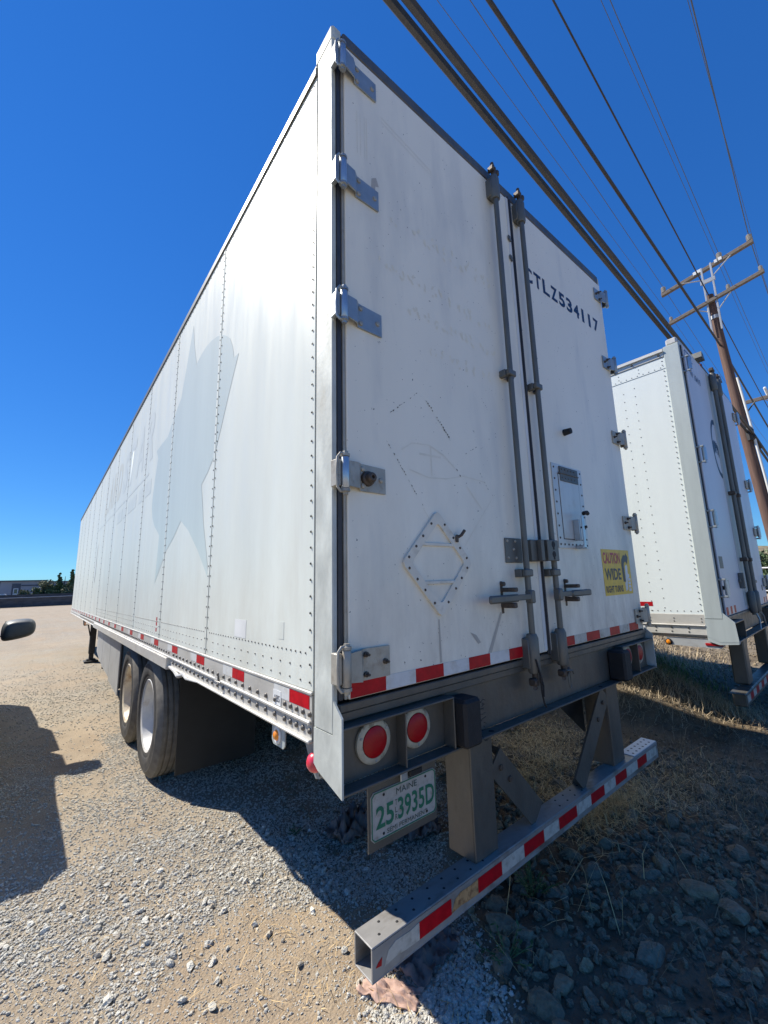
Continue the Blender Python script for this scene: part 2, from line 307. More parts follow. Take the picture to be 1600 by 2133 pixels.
mulg=N.new('ShaderNodeMath'); mulg.operation='MULTIPLY'; mulg.use_clamp=True; L.new(sp.outputs[0],mulg.inputs[0]); mulg.inputs[1].default_value=1.25
c=_m(mulg.outputs[0],dirt,c)
c=_m(sp.outputs[1],c,_m(_r(_n(6),.4,.6),(.10,.066,.038),(.17,.115,.068)))  # dark bank earth, colour lowered further as a stand-in for shade
c=_m(_r(sp.outputs[2],0,1,0,.9),c,_m(_r(_n(5),.4,.6),(.08,.06,.036),(.15,.11,.065)))  # soil kept darker here to deepen the trailers' shade; shade put into its colour
mpt=N.new('ShaderNodeMapping'); mpt.inputs['Scale'].default_value=(1.6,.12,1); mpt.inputs['Rotation'].default_value=(0,0,.25); L.new(tcg.outputs['Object'],mpt.inputs[0]); tn=N.new('ShaderNodeTexNoise'); tn.inputs['Scale'].default_value=1.; tn.inputs['Detail'].default_value=7; L.new(mpt.outputs[0],tn.inputs['Vector'])
c=_m(_r(tn.outputs[0],.45,.7,0,.45),c,(.27,.225,.165))
c=_m(_r(_n(.12),.45,.65,0,.35),c,(.34,.30,.235)); c=_m(_r(_n(5.5,10,.75),.5,.68,0,.4),c,(.22,.185,.14))
L.new(c,p.inputs['Base Color'])
bp=N.new('ShaderNodeBump'); bp.inputs['Strength'].default_value=.9; bp.inputs['Distance'].default_value=.004; L.new(vor.outputs['Distance'],bp.inputs['Height']); bp.invert=True
bp2=N.new('ShaderNodeBump'); bp2.inputs['Strength'].default_value=.8; bp2.inputs['Distance'].default_value=.007; L.new(_n(38,12,.85),bp2.inputs['Height']); L.new(bp.outputs[0],bp2.inputs['Normal']); L.new(bp2.outputs[0],p.inputs['Normal'])
gm.materials.append(m); ground=bpy.data.objects.new('ground',gm); COL.objects.link(ground); tag(ground,label='dry dirt and gravel yard under the trailers',kind='structure')

# loose gravel: instanced stones on points
def scatter(name, pts, material, label, parent=None, sub=1, flat=.62, seed=1, cat=None):
    me=bpy.data.meshes.new(name); me.from_pydata([q[:3] for q in pts],[],[])
    a=me.attributes.new('scl','FLOAT','POINT'); a.data.foreach_set('value',[q[3] for q in pts])
    o=bpy.data.objects.new(name,me); COL.objects.link(o); o.parent=parent
    ng=bpy.data.node_groups.new(name+'_nodes','GeometryNodeTree'); ng.interface.new_socket('Geometry',in_out='INPUT',socket_type='NodeSocketGeometry'); ng.interface.new_socket('Geometry',in_out='OUTPUT',socket_type='NodeSocketGeometry')
    n=ng.nodes; l=ng.links; gi=n.new('NodeGroupInput'); go=n.new('NodeGroupOutput'); join=n.new('GeometryNodeJoinGeometry')
    ico=n.new('GeometryNodeMeshIcoSphere'); ico.inputs['Subdivisions'].default_value=sub+1
    for k in range(4):
        pos=n.new('GeometryNodeInputPosition'); ntx=n.new('ShaderNodeTexNoise'); ntx.inputs['Scale'].default_value=.9; ntx.inputs['Detail'].default_value=1.5
        ad=n.new('ShaderNodeVectorMath'); ad.operation='ADD'; ad.inputs[1].default_value=(k*13.7+seed,k*5.1,k*3.3); l.new(pos.outputs[0],ad.inputs[0]); l.new(ad.outputs[0],ntx.inputs['Vector'])
        sb=n.new('ShaderNodeVectorMath'); sb.operation='SUBTRACT'; sb.inputs[1].default_value=(.5,.5,.5); l.new(ntx.outputs['Color'],sb.inputs[0])
        sc=n.new('ShaderNodeVectorMath'); sc.operation='SCALE'; sc.inputs['Scale'].default_value=1.9; l.new(sb.outputs[0],sc.inputs[0])
        spn=n.new('GeometryNodeSetPosition'); l.new(ico.outputs[0],spn.inputs['Geometry']); l.new(sc.outputs[0],spn.inputs['Offset'])
        tr=n.new('GeometryNodeTransform'); tr.inputs['Scale'].default_value=(1.0,.74,flat); l.new(spn.outputs[0],tr.inputs['Geometry'])
        l.new(tr.outputs[0],join.inputs[0])
    sm=n.new('GeometryNodeSetMaterial'); sm.inputs['Material'].default_value=material
    g2i=n.new('GeometryNodeGeometryToInstance')
    # four variants picked by index
    l.new(join.outputs[0],sm.inputs['Geometry'])
    iop=n.new('GeometryNodeInstanceOnPoints'); l.new(gi.outputs[0],iop.inputs['Points'])
    # rebuild: separate variants as instances
    ng.links.remove(join.inputs[0].links[0]) if False else None
    gj=n.new('GeometryNodeJoinGeometry')
    for lk in list(join.inputs[0].links):
        src=lk.from_socket; s2=n.new('GeometryNodeSetMaterial'); s2.inputs['Material'].default_value=material; ng.links.new(src,s2.inputs['Geometry'])
        gg=n.new('GeometryNodeGeometryToInstance'); ng.links.new(s2.outputs[0],gg.inputs[0]); ng.links.new(gg.outputs[0],gj.inputs[0])
    n.remove(join); n.remove(sm); n.remove(g2i)
    l.new(gj.outputs[0],iop.inputs['Instance']); iop.inputs['Pick Instance'].default_value=True
    rr=n.new('FunctionNodeRandomValue'); rr.data_type='FLOAT_VECTOR'; rr.inputs[0].default_value=(-.38,-.38,0); rr.inputs[1].default_value=(.38,.38,6.283); rr.inputs['Seed'].default_value=seed
    l.new(rr.outputs[0],iop.inputs['Rotation'])
    rs=n.new('FunctionNodeRandomValue'); rs.data_type='FLOAT_VECTOR'; rs.inputs[0].default_value=(.7,.7,.6); rs.inputs[1].default_value=(1.3,1.2,1.15); rs.inputs['Seed'].default_value=seed+5
    na=n.new('GeometryNodeInputNamedAttribute'); na.data_type='FLOAT'; na.inputs['Name'].default_value='scl'
    vm=n.new('ShaderNodeVectorMath'); vm.operation='SCALE'; l.new(rs.outputs[0],vm.inputs[0]); l.new(na.outputs[0],vm.inputs['Scale']); l.new(vm.outputs[0],iop.inputs['Scale'])
    l.new(iop.outputs[0],go.inputs[0])
    md=o.modifiers.new('scatter','NODES'); md.node_group=ng; me.materials.append(material)
    return tag(o,label=label,kind='stuff',cat=cat)
rnd=random.Random(3)
pts=[]
def try_add(x0,x1,y0,y1,n,smin,smax,dens,pw=2.2):
    for _ in range(n):
        x=rnd.uniform(x0,x1); y=rnd.uniform(y0,y1)
        if rnd.random()<dens(x,y):
            s=smin+(smax-smin)*rnd.random()**pw; pts.append((x,y,H(x,y)+s*.34,s))
try_add(-1.2,2.0,-.4,2.2,125000,.0026,.0088,lambda x,y: (grav(x,y)**1.3*.95+.04)*(1-rocky(x,y)))
try_add(-1.4,2.6,2.2,5.5,100000,.0030,.0092,lambda x,y: grav(x,y)*.85+.03)
try_add(-2.5,1.5,5.5,14,60000,.004,.0105,lambda x,y: (grav(x,y)*.7+.03)*(1-sstep(7.5,13.5,y)))
try_add(-1.1,.6,0,2.2,1500,.010,.021,lambda x,y: grav(x,y)**2,2.5)
try_add(-.4,.8,-.2,1.3,2600,.003,.008,lambda x,y:.5*(1-rocky(x,y)))
try_add(.20,.80,-.1,.5,5000,.005,.013,lambda x,y: .8*sstep(.35,.6,x+.3-.6*y)*(1-rocky(x,y)))
try_add(-.8,.9,-.2,1.6,240,.010,.020,lambda x,y:.5,1.2)
try_add(-.8,.9,-.2,1.6,16000,.0015,.004,lambda x,y:.8*(1-rocky(x,y)),1.2)
scatter('gravel',pts,M['gravel'],'loose pale gravel spread over the yard beside the long white trailer',cat='gravel')
pts=[]
try_add(.3,3.6,-1.2,1.4,9000,.006,.028,lambda x,y: rocky(x,y)**1.5*.9,2.0)
try_add(2.0,6.5,-1,3,9000,.006,.016,lambda x,y:.55,2.0)
try_add(.6,4.2,1.0,5.5,13000,.006,.016,lambda x,y:.5,2.0)
try_add(5,13,-.5,6,14000,.008,.030,lambda x,y:.6,2.0)
scatter('rubble',pts,M['stone'],'dark rubble and stones in the shade behind the trailer bumper',seed=4,flat=.7,cat='rubble')
# bigger stones, each its own object, parts of the ground
def rockmesh(seed,sub=2):
    r=random.Random(seed); bm=bmesh.new(); bmesh.ops.create_icosphere(bm,subdivisions=sub,radius=1)
    planes=[(Vector((r.uniform(-1,1),r.uniform(-1,1),r.uniform(-1,1))).normalized(),r.uniform(.55,.85)) for _ in range(9)]
    for v in bm.verts:
        p=v.co*(1+.18*noise.noise(v.co*1.3+Vector((seed*3.1,0,0))))
        for nn,d in planes:
            t=p.dot(nn)-d
            if t>0: p=p-nn*t*.92
        v.co=p
    s=(r.uniform(.9,1.25),r.uniform(.6,.85),r.uniform(.42,.65))
    for v in bm.verts: v.co=Vector((v.co.x*s[0],v.co.y*s[1],v.co.z*s[2]))
    me=bpy.data.meshes.new('stone'); bm.to_mesh(me); bm.free(); me.materials.append(M['stone']); me.polygons.foreach_set('use_smooth',[True]*len(me.polygons))
    try: me.set_sharp_from_angle(angle=R(28))
    except Exception: pass
    return me
RM=[rockmesh(i) for i in range(10)]
placed=[]; rnd=random.Random(11); tries=0
while len(placed)<285 and tries<9000:
    tries+=1; x=rnd.uniform(.35,3.3); y=rnd.uniform(-1.15,.75)
    if rnd.random()>rocky(x,y)**1.2: continue
    s=.024+.062*rnd.random()**2.0
    if any((x-a)**2+(y-b)**2<(s*.72+c*.72)**2 for a,b,c in placed): continue
    placed.append((x,y,s)); o=bpy.data.objects.new('stone',rnd.choice(RM)); COL.objects.link(o); o.parent=ground
    o.location=(x,y,H(x,y)+s*rnd.uniform(-.15,.15)); o.scale=(s,s,s*rnd.uniform(.8,1.2)); o.rotation_euler=(rnd.uniform(-.35,.35),rnd.uniform(-.35,.35),rnd.uniform(0,6.28))
# dry grass
def blades(name, n, pos, lmin, lmax, w, material, label, lay=.7, seed=0, cat=None):
    r=random.Random(seed); V=[];F=[]
    for _ in range(n):
        x,y=pos(r); z=H(x,y); a=r.uniform(0,2*PI); ln=r.uniform(lmin,lmax); t=r.uniform(lay*.6,1)*PI/2 if r.random()<lay else r.uniform(.1,.8)
        d=Vector((math.cos(a)*math.sin(t),math.sin(a)*math.sin(t),max(.05,math.cos(t)))); sd=Vector((-math.sin(a),math.cos(a),0))*w*r.uniform(.6,1.3)
        p0=Vector((x,y,z+r.uniform(0,.02))); p1=p0+d*ln*.5; p2=p0+d*ln+Vector((r.uniform(-.2,.2)*ln,r.uniform(-.2,.2)*ln,-ln*.18)); b=len(V)
        V += [p0-sd,p0+sd,p1+sd*.8,p1-sd*.8,p2]; F += [(b,b+1,b+2,b+3),(b+3,b+2,b+4)]
    me=bpy.data.meshes.new(name); me.from_pydata([tuple(v) for v in V],[],F); me.materials.append(material)
    o=bpy.data.objects.new(name,me); COL.objects.link(o); return tag(o,label=label,kind='stuff',cat=cat)
def blobs(cs):
    def f(r):
        c=r.choices(cs,weights=[q[4] for q in cs])[0]; return (r.gauss(c[0],c[2]),r.gauss(c[1],c[3]))
    return f
blades('dry_straw',7000,blobs([(3.0,1.3,.28,.20,3),(2.45,.85,.22,.12,2),(2.25,.22,.22,.10,4),(2.85,-.05,.25,.15,1.5),(2.2,.55,.12,.10,1)]),.04,.13,.0016,M['straw'],'matted golden straw lying on the ground behind the white bumper',.85,1,'dry grass')
blades('mound_grass',4500,blobs([(4.6,.8,.22,.40,3),(5.0,.2,.25,.25,2),(5.5,1.1,.4,.4,2)]),.06,.20,.0025,M['straw_tan'],'sunlit tawny grass on the mound under the second trailer',.6,2,'dry grass')
blades('dull_grass',3600,blobs([(3.2,-.2,.5,.4,3),(4.3,.1,.6,.6,3),(2.9,-.5,.3,.25,2),(5.5,-.3,.8,.5,2),(1.9,-.35,.5,.25,.6)]),.05,.22,.0016,M['straw_dull'],'dull dry grass in the shade right of the bumper',.6,3,'dry grass')  # dry grass browned darker here so its colour carries part of the shade
blades('straw_litter',420,blobs([(.2,.7,.45,.35,3),(.55,.25,.25,.2,2),(-.3,1.2,.4,.4,1.5)]),.03,.10,.0012,M['straw'],'scattered loose straws on the bare dirt in the foreground',1.0,4,'straw')
blades('long_stems',90,blobs([(2.2,-.2,.7,.4,3),(1.2,-.1,.35,.25,1),(2.9,.1,.5,.4,2)]),.14,.38,.0016,M['straw'],'few long pale dry stems lying over the dark stones',.55,9,'dry stems')
blades('far_straw',5000,blobs([(7.5,1.6,.8,.4,2),(9.0,2.9,1.2,.5,2)]),.08,.22,.004,M['straw_tan'],'straw covered dirt ridge behind the second trailer bumper',.6,12,'dry grass')
blades('grass_green',1800,blobs([(5.7,.9,.35,.25,3),(6.4,1.4,.5,.3,2)]),.06,.16,.004,M['grassg'],'bright green grass behind the second trailer bumper',.3,5,'grass')
# green weeds
def weed(x,y,n,size,seed,label):
    r=random.Random(seed); root=empty('weed_plant',(x,y,H(x,y)),label=label,cat='weed'); mb=MB(); st=MB()
    for i in range(n):
        a=r.uniform(0,2*PI); ln=size*r.uniform(.5,1); t=r.uniform(.5,1.35); d=Vector((math.cos(a)*math.sin(t),math.sin(a)*math.sin(t),math.cos(t))); st.tube([(0,0,0),d*ln*.5,d*ln],.0018,4)
        for k in range(5):
            p=d*ln*(.35+.15*k); b=a+r.uniform(-1.3,1.3); e=Vector((math.cos(b),math.sin(b),r.uniform(-.1,.5))).normalized(); s2=e.cross(Vector((0,0,1))).normalized(); q=size*.22*r.uniform(.6,1.1)
            mb.add([p,p+e*q*.5+s2*q*.22,p+e*q,p+e*q*.5-s2*q*.22],[(0,1,2,3)])
    st.build('stem',M['weed'],root); mb.build('foliage',M['weed'],root)
weed(1.22,.16,20,.16,1,'dark green weed growing among the stones below the bumper middle')
weed(.80,.0,10,.13,2,'small dark weed between stones at the near edge of the rocks')
weed(.62,1.55,9,.08,3,'tiny green weed at the edge of the trailer shadow on the gravel')
# rags
def rag(name,x,y,sx,sy,hh,material,label,seed,rz=0,nn=26,lift=0):
    r=random.Random(seed); V=[];F=[]
    for j in range(nn):
        for i in range(nn):
            u=(i/(nn-1)-.5); v=(j/(nn-1)-.5); e=1-.35*noise.noise(Vector((u*4+seed,v*4,1)))
            px=u*sx*e; py=v*sy*e+.15*sx*noise.noise(Vector((u*3,seed,0)))
            f=abs(noise.noise(Vector((u*5+seed,v*2.5,2))))+.6*abs(noise.noise(Vector((u*11,v*7+seed,3))))+.25*abs(noise.noise(Vector((u*25,v*18+seed,5))))
            V.append((px,py,hh*(f*1.3)*(1-1.6*max(abs(u),abs(v))**2)+.004+lift*max(0,-v)))
    F=[(j*nn+i,j*nn+i+1,(j+1)*nn+i+1,(j+1)*nn+i) for j in range(nn-1) for i in range(nn-1)]
    me=bpy.data.meshes.new(name); me.from_pydata(V,[],F); me.materials.append(material); me.polygons.foreach_set('use_smooth',[True]*len(F))
    o=bpy.data.objects.new(name,me); COL.objects.link(o); o.location=(x,y,H(x,y)+.004); o.rotation_euler=(0,0,rz); sol=o.modifiers.new('thickness','SOLIDIFY'); sol.thickness=.003
    return tag(o,label=label,cat='rag')
rag('rag',.40,.27,.09,.24,.035,M['cloth_pink'],'pinkish brown torn rag sticking out below the near end of the bumper',1,.5)
rag('rag',.62,.33,.30,.24,0.07,M['cloth'],'crumpled brown rag in the shade under the near end of the bumper',2,.2)
rag('rag',1.25,1.05,.34,.26,0.10,M['cloth'],'crumpled brown rag lying behind the license plate',3,1.0)
rag('rag',.92,1.32,.36,.22,0.13,M['cloth'],'dark heap of cloth under the hanging wires near the plate',5,.3)
rag('rag',3.15,1.72,.30,.2,.10,M['cloth_pink'],'dusty pink plastic scrap lying on the straw behind the bumper posts',4,.3)

# ---------------------------------------------------------------- text and flat print
def text_mesh(body, name, w, h, to_world, material, parent, bold=0.0, shear=0.0, depth=.0008, **k):
    cu=bpy.data.curves.new('t','FONT'); cu.body=body; cu.size=1; cu.offset=bold; cu.shear=shear; cu.resolution_u=3
    o=bpy.data.objects.new('t',cu); COL.objects.link(o); dg=bpy.context.evaluated_depsgraph_get(); dg.update()
    me=bpy.data.meshes.new_from_object(o.evaluated_get(dg)); bpy.data.objects.remove(o); bpy.data.curves.remove(cu)
    xs=[v.co.x for v in me.vertices]; ys=[v.co.y for v in me.vertices]; x0,x1,y0,y1=min(xs),max(xs),min(ys),max(ys)
    for v in me.vertices: v.co=to_world((v.co.x-x0)/(x1-x0)*w,(v.co.y-y0)/(y1-y0)*h)
    me.materials.clear(); me.materials.append(material); me.name=name
    q=bpy.data.objects.new(name,me); COL.objects.link(q); q.parent=parent
    return tag(q,**k)
def rearface(x,z,y): return lambda a,b: Vector((x+a,y,z+b))
def sideface(y,z,x): return lambda a,b: Vector((x,y-a,z+b))
def sheet(poly, to3, name, material, parent, cuts=None, **k):
    from mathutils.geometry import tessellate_polygon
    bm=bmesh.new(); vs=[bm.verts.new((p[0],p[1],0)) for p in poly]
    for t in tessellate_polygon([[Vector((p[0],p[1],0)) for p in poly]]):
        try: bm.faces.new([vs[i] for i in t])
        except ValueError: pass
    for (a,b) in (cuts or []):      # leave the joint strips between a and b bare
        for pos in (a,b): bmesh.ops.bisect_plane(bm,geom=bm.verts[:]+bm.edges[:]+bm.faces[:],plane_co=(pos,0,0),plane_no=(1,0,0))
        bmesh.ops.delete(bm,geom=[f for f in bm.faces if a<f.calc_center_median().x<b],context='FACES')
    me=bpy.data.meshes.new(name)
    for v in bm.verts: v.co=to3(v.co.x,v.co.y)
    bm.to_mesh(me); bm.free(); me.materials.append(material); o=bpy.data.objects.new(name,me); COL.objects.link(o); o.parent=parent; return tag(o,**k)

def domes(mb, pts, nrm, r, h, n=6):
    a=Vector(nrm)
    for p in pts: mb.lathe(p,a,[(0,r),(h*.7,r*.75),(h,r*.3)],n)

# ---------------------------------------------------------------- shared trailer pieces
def wheel_proto(parent, rimmat, x, y, out=-1):
    # outer face towards -x
    w=MB(); c=(0,0,0); ax=(out,0,0)
    w.lathe(c,ax,[(-.135,.262),(-.125,.286),(-.11,.286),(-.10,.268),(.085,.268),(.105,.300),(.125,.306),(.130,.298),(.120,.276),(.085,.262),(.045,.252),(.030,.232),(.028,.14),(.040,.105),(.045,.09)],40)
    wo=w.build('wheel',rimmat,parent,smooth=True); wo.location=(x,y,.505)
    t=MB(); pr=[(-.125,.290),(-.137,.33),(-.142,.39),(-.137,.44),(-.122,.478),(-.112,.497)]
    for g in (-.065,-.022,.022,.065): pr += [(g-.011,.503),(g-.007,.503),(g-.006,.490),(g+.006,.490),(g+.007,.503),(g+.011,.503)]
    pr += [(.100,.500),(.122,.472),(.136,.446),(.139,.438),(.137,.42),(.143,.39),(.139,.345),(.132,.335),(.133,.325),(.129,.312),(.126,.304)]
    to=t.build('tyre',M['tyre'],wo) if False else None
    n0=len(t.f); t.lathe(c,ax,pr,64,caps=False); K=64
    for i in range(len(pr)-1):
        if max(pr[i][1],pr[i+1][1])>.445:
            for k in range(K): t.m[n0+i*K+k]=1
    to=t.build('tyre',[M['tyre'],M['tread']],wo,smooth=True)
    hb=MB(); hb.lathe(c,ax,[(.0,.075),(.06,.073),(.066,.06),(.070,.03)],20)
    for k in range(10):
        a=2*PI*k/10; hb.lathe((out*.026,.142*math.cos(a),.142*math.sin(a)),ax,[(0,.013),(.016,.012)],6)
    hb.build('hub',M['under'],wo,smooth=False)
    return wo
def lock_rod(parent, x, zb, zt, y, handle_dir, hz, style=0):
    ro=MB(); ro.tube([(x,y,zb+.05),(x,y,zt-.1)],.0155,14); rod=ro.build('lock_rod',M['rod'],parent,smooth=True)
    for z0,z1 in ((zb+.03,zb+.215),(zt-.225,zt-.06)):
        s=MB(); s.lathe((x,y+.004,z0),(0,0,1),[(0,.026),(.01,.031),(z1-z0-.02,.031),(z1-z0,.023)],12); s.box(x-.034,x+.034,y+.002,-.001,z0+.02,z1-.02,.006)
        s.build('rod_sleeve',M['rod'],rod,smooth=True)
    for z,sg in ((zb+.03,-1),(zt-.06,1)):
        c=MB(); c.lathe((x,y,z),(0,0,sg),[(0,.017),(.055,.016)],10); c.box(x-.035,x-.012,y-.022,y+.022,z+sg*.02,z+sg*.055,.006); c.box(x+.010,x+.034,y-.020,y+.024,z+sg*.012,z+sg*.048,.006); c.tube([(x-.03,y-.012,z+sg*.06),(x+.02,y+.015,z+sg*.072)],.011,7)
        c.build('cam',M['bolt'],rod,smooth=True)
    for z in (2.70,1.612):
        g=MB(); g.box(x-.040,x+.026,y-.022,y+.004,z-.018,z+.018,.005); g.box(x-.046,x-.02,y+.003,-.001,z-.02,z+.02,.003); g.box(x+.02,x+.036,y+.0,-.001,z-.02,z+.02,.003); g.build('rod_guide',M['rod'],rod)
    h=MB(); d=handle_dir
    h.box(x-.02,x+.02,y-.028,y+.012,hz-.032,hz+.032,.006); h.box(min(x,x+d*.13),max(x,x+d*.13),y-.024,y-.014,hz-.013,hz+.015,.003)
    h.box(min(x+d*.12,x+d*.34),max(x+d*.12,x+d*.34),y-.030,y-.012,hz-.018,hz+.018,.007)
    h.build('handle',M['rod'],rod,smooth=True)
    k=MB(); kx=x+d*.165; k.box(kx-.014,kx+.014,-.022,-.002,hz-.075,hz+.085,.006); k.box(kx-.010,kx+.020,y-.042,-.01,hz+.03,hz+.05,.004); k.box(kx-.012,kx+.016,y-.036,-.01,hz-.045,hz-.02,.004); k.lathe((kx,-.02,hz+.068),(0,-1,0),[(0,.012),(.02,.010)],8)
    k.build('keeper',M['bolt'],rod,smooth=True)
    return rod
def hinge(parent, z, side, x0, material, knob=False, rect=False, ln=.205, bolts=True, hh=.056):
    s=side                                # +1: left hand post, strap runs towards +x ; -1 mirrored
    X=lambda v: x0+s*v
    g=MB(); def_=None
    # strap with a joggle
    pl=[(X(.012),z-.046),(X(.075),z-hh*(.9 if not rect else 1)),(X(.085),z-hh),(X(ln),z-hh),(X(ln),z+hh*(.92 if rect else .86)),(X(.09),z+hh*.95),(X(.07),z+.050),(X(.012),z+.046)]
    n=len(pl); V=[];yf=lambda p: -.056 if abs(p[0]-x0)<.03 else (-.046 if abs(p[0]-x0)<.08 else -.029)
    for p in pl: V.append((p[0],yf(p),p[1]))
    for p in pl: V.append((p[0],yf(p)+.007,p[1]))
    g.add(V,[(0,1,6,7),(1,2,5,6),(2,3,4,5),(n,n+1,n+6,n+7),(n+1,n+2,n+5,n+6),(n+2,n+3,n+4,n+5)]+[(i,(i+1)%n,n+(i+1)%n,n+i) for i in range(n)])
    h=g.build('hinge',material,parent)
    p=MB(); p.lathe((X(.008),-.050,z-.058),(0,0,1),[(0,.0135),(.002,.015),(.114,.015),(.116,.0135)],14); p.build('hinge_barrel',M['zinc'] if not rect else material,h,smooth=True)
    b=MB(); b.tube([(X(.008),-.050,z-.070),(X(-.012),-.050,z-.070),(X(-.022),-.046,z-.055),(X(-.024),-.044,z),(X(-.022),-.046,z+.055),(X(-.012),-.050,z+.070),(X(.008),-.050,z+.070)],.0055,6)
    b.lathe((X(.008),-.050,z+.060),(0,0,1),[(0,.017),(.010,.017),(.012,.011),(.020,.010)],8); b.lathe((X(.008),-.050,z-.060),(0,0,-1),[(0,.017),(.010,.017),(.012,.010),(.022,.009)],8); b.box(X(-.026),X(-.006),-.046,-.004,z-.05,z+.05,.003)
    b.build('hinge_bracket',material,h,smooth=True)
    for dx,dz in ((.098,.032),(.098,-.034),(ln-.022,-.002)):
        if dx>ln: continue
        bo=MB(); bo.lathe((X(dx),-.029,z+dz),(0,-1,0),[(0,.011),(.005,.010),(.007,.004)] if bolts and not rect else [(0,.010),(.008,.010),(.009,.005),(.024,.0048)],8)
        bo.build('hinge_bolt',M['hinge_old'] if not rect else M['bolt'],h,smooth=True)
    if knob:
        kb=MB(); kb.lathe((X(.118),-.029,z-.004),(0,-1,0),[(0,.030),(.012,.028),(.016,.020),(.035,.019),(.040,.014),(.040,.007),(.030,.006)],18); kb.build('bumper_knob',M['bolt'],h,smooth=True)
    return h
def box_shell(root, L, Wd, Ht, sidem, doorm, npan, off=.168, zb=1.205, zt=4.0, rails=True):
    # side panels, each its own part
    pitch=(L-off)/npan; seams=[]
    for i in range(npan):
        y0=off+i*pitch if i else off; y1=off+(i+1)*pitch
        a=y0+(.0035 if i else 0); b=y1-.0035
        m_=MB(); m_.box(0,.02,a,b,zb,zt,.002); m_.build('side_panel',sidem,root)
        seams.append(y1)
    m_=MB(); m_.box(Wd-.02,Wd,off,L,zb,zt); m_.build('far_side_wall',sidem,root)
    m_=MB(); m_.box(.02,Wd-.02,L-.03,L,zb,zt); m_.box(.0,.05,L-.03,L+.02,1.03,Ht-.02,.01); m_.build('front_wall',sidem,root)
    m_=MB(); m_.box(.03,Wd-.03,.14,L-.02,zt+.045,zt+.055); m_.build('roof',M['alu'],root)
    m_=MB(); m_.box(.021,Wd-.021,.14,L-.03,1.13,1.19); m_.build('floor',M['under'],root)
    return pitch,seams

# ================================================================ FIRST TRAILER
T=empty('semi_trailer',(0,0,0),label='long white box trailer with faded emblem and black letters CTLZ534117 on its doors',cat='trailer',group='white box trailers parked side by side')
Wd=2.585; Lt=16.2; Ht=4.09; OFF=.150
pitch,seams=box_shell(T,Lt,Wd,Ht,M['side'],M['door'],12,off=.165)
# joints: narrow dark strips between panels and the logistic post strips
st=MB()
for s in seams[:-1]: st.box(.004,.012,s-.02,s+.02,1.205,4.0)
for s in seams[:-1]: st.box(-.0008,.0008,s+.0405,s+.0440,1.21,3.995)
st.build('panel_joint',M['rivet_dark'],T)
st=MB()
for s in seams[:-1]: st.box(-.0022,.003,s+.004,s+.040,1.21,3.995,.001)
jo=st.build('joint_cover',M['side'],T)
# rivets (small, joined)
rv=MB(); near=MB()
for k,s in enumerate([.165]+seams[:-1]):
    step=.062 if k<4 else .1; z=1.235; cols=[s+.022] if k==0 else [s-.022,s+.022]
    nseg=6 if k<3 else 4
    while z<3.98:
        for yy in cols:
            rv.lathe((-.0022,yy,z),(-1,0,0),[(0,.0052),(.0025,.0042),(.0035,.0018)],nseg)
        z+=step
for i in range(12):
    y0=seams[i]-pitch; 
    if i<6:
        yy=y0+.06
        while yy<seams[i]-.05: rv.lathe((0,yy,1.335),(-1,0,0),[(0,.0048),(.003,.0030)],5); yy+=.042 if i<3 else .08
        for zz in (1.285,1.235):
            yy=y0+.10
            while yy<seams[i]-.06: rv.lathe((0,yy,zz),(-1,0,0),[(0,.0052),(.003,.0032)],5); yy+=.092
        yy=y0+.05
        while yy<seams[i]: rv.lathe((0,yy,3.975),(-1,0,0),[(0,.005),(.003,.0030)],5); yy+=.075
rv.build('side_rivets',M['rivet_dark'],T,kind='stuff')
# top rail and bottom rail
m_=MB(); m_.box(-.006,.03,.166,Lt,4.0005,4.055,.003); m_.box(-.002,.05,.166,Lt,4.0555,4.075,.004); m_.box(-.010,-.0062,.166,Lt,4.000,4.012); m_.build('top_rail',M['rod'],T)  # dark metal colour stands in for the shade along the roof edge
m_=MB(); m_.box(Wd-.03,Wd+.006,.166,Lt,4.0005,4.075,.003); m_.build('far_top_rail',M['alu'],T)
m_=MB(); m_.box(-.008,.02,.166,Lt,1.192,1.2045,.003); m_.box(-.004,.018,.166,Lt,1.105,1.1915); m_.box(-.016,-.0042,.166,Lt,1.094,1.108,.004); m_.box(-.004,.018,.166,Lt,1.045,1.1045); m_.box(-.018,.05,.166,Lt,1.032,1.0445,.004)
m_.build('bottom_rail',M['alu'],T)
m_=MB(); m_.box(Wd-.02,Wd+.006,.166,Lt,1.03,1.204,.003); m_.build('far_bottom_rail',M['alu'],T)
m_=MB(); m_.prism([(-.004,1.098),(-.030,1.092),(-.032,1.020),(.02,1.012),(.02,1.016),(-.026,1.024),(-.024,1.088),(-.004,1.094)],1,2.38,8.2); m_.box(-.030,-.004,2.375,2.3795,1.015,1.10); m_.build('rub_rail',M['alu'],T,label='pale bolted rub rail above the wheels')
# rail rivets: individual parts
r0=MB(); r0.lathe((0,0,0),(-1,0,0),[(0,.0115),(.004,.0105),(.008,.007),(.010,.002)],9); r0=r0.build('rail_rivet',M['rivet'],T,smooth=True)
pos=[]; y=.178
while y<2.34:
    if abs(y-1.19)>.03:
        for z in (1.128,1.072):
            if z<1.1: pos.append((y,z))
            elif not (1.0<y<1.15 and False): pos.append((y,z))
    y += .052 if y<.36 else .094
for i,(y,z) in enumerate(pos):
    if i==0: r0.location=(-.004,y,z)
    else: dup(r0,T,(-.004,y,z))
mb=MB(); y=2.42
while y<12:
    mb.lathe((-.004,y,1.128),(-1,0,0),[(0,.011),(.008,.006)],6); 
    if y>8.2: mb.lathe((-.004,y,1.072),(-1,0,0),[(0,.011),(.008,.006)],5)
    y+=.085
mb.build('far_rail_rivets',M['rivet'],T,kind='stuff')
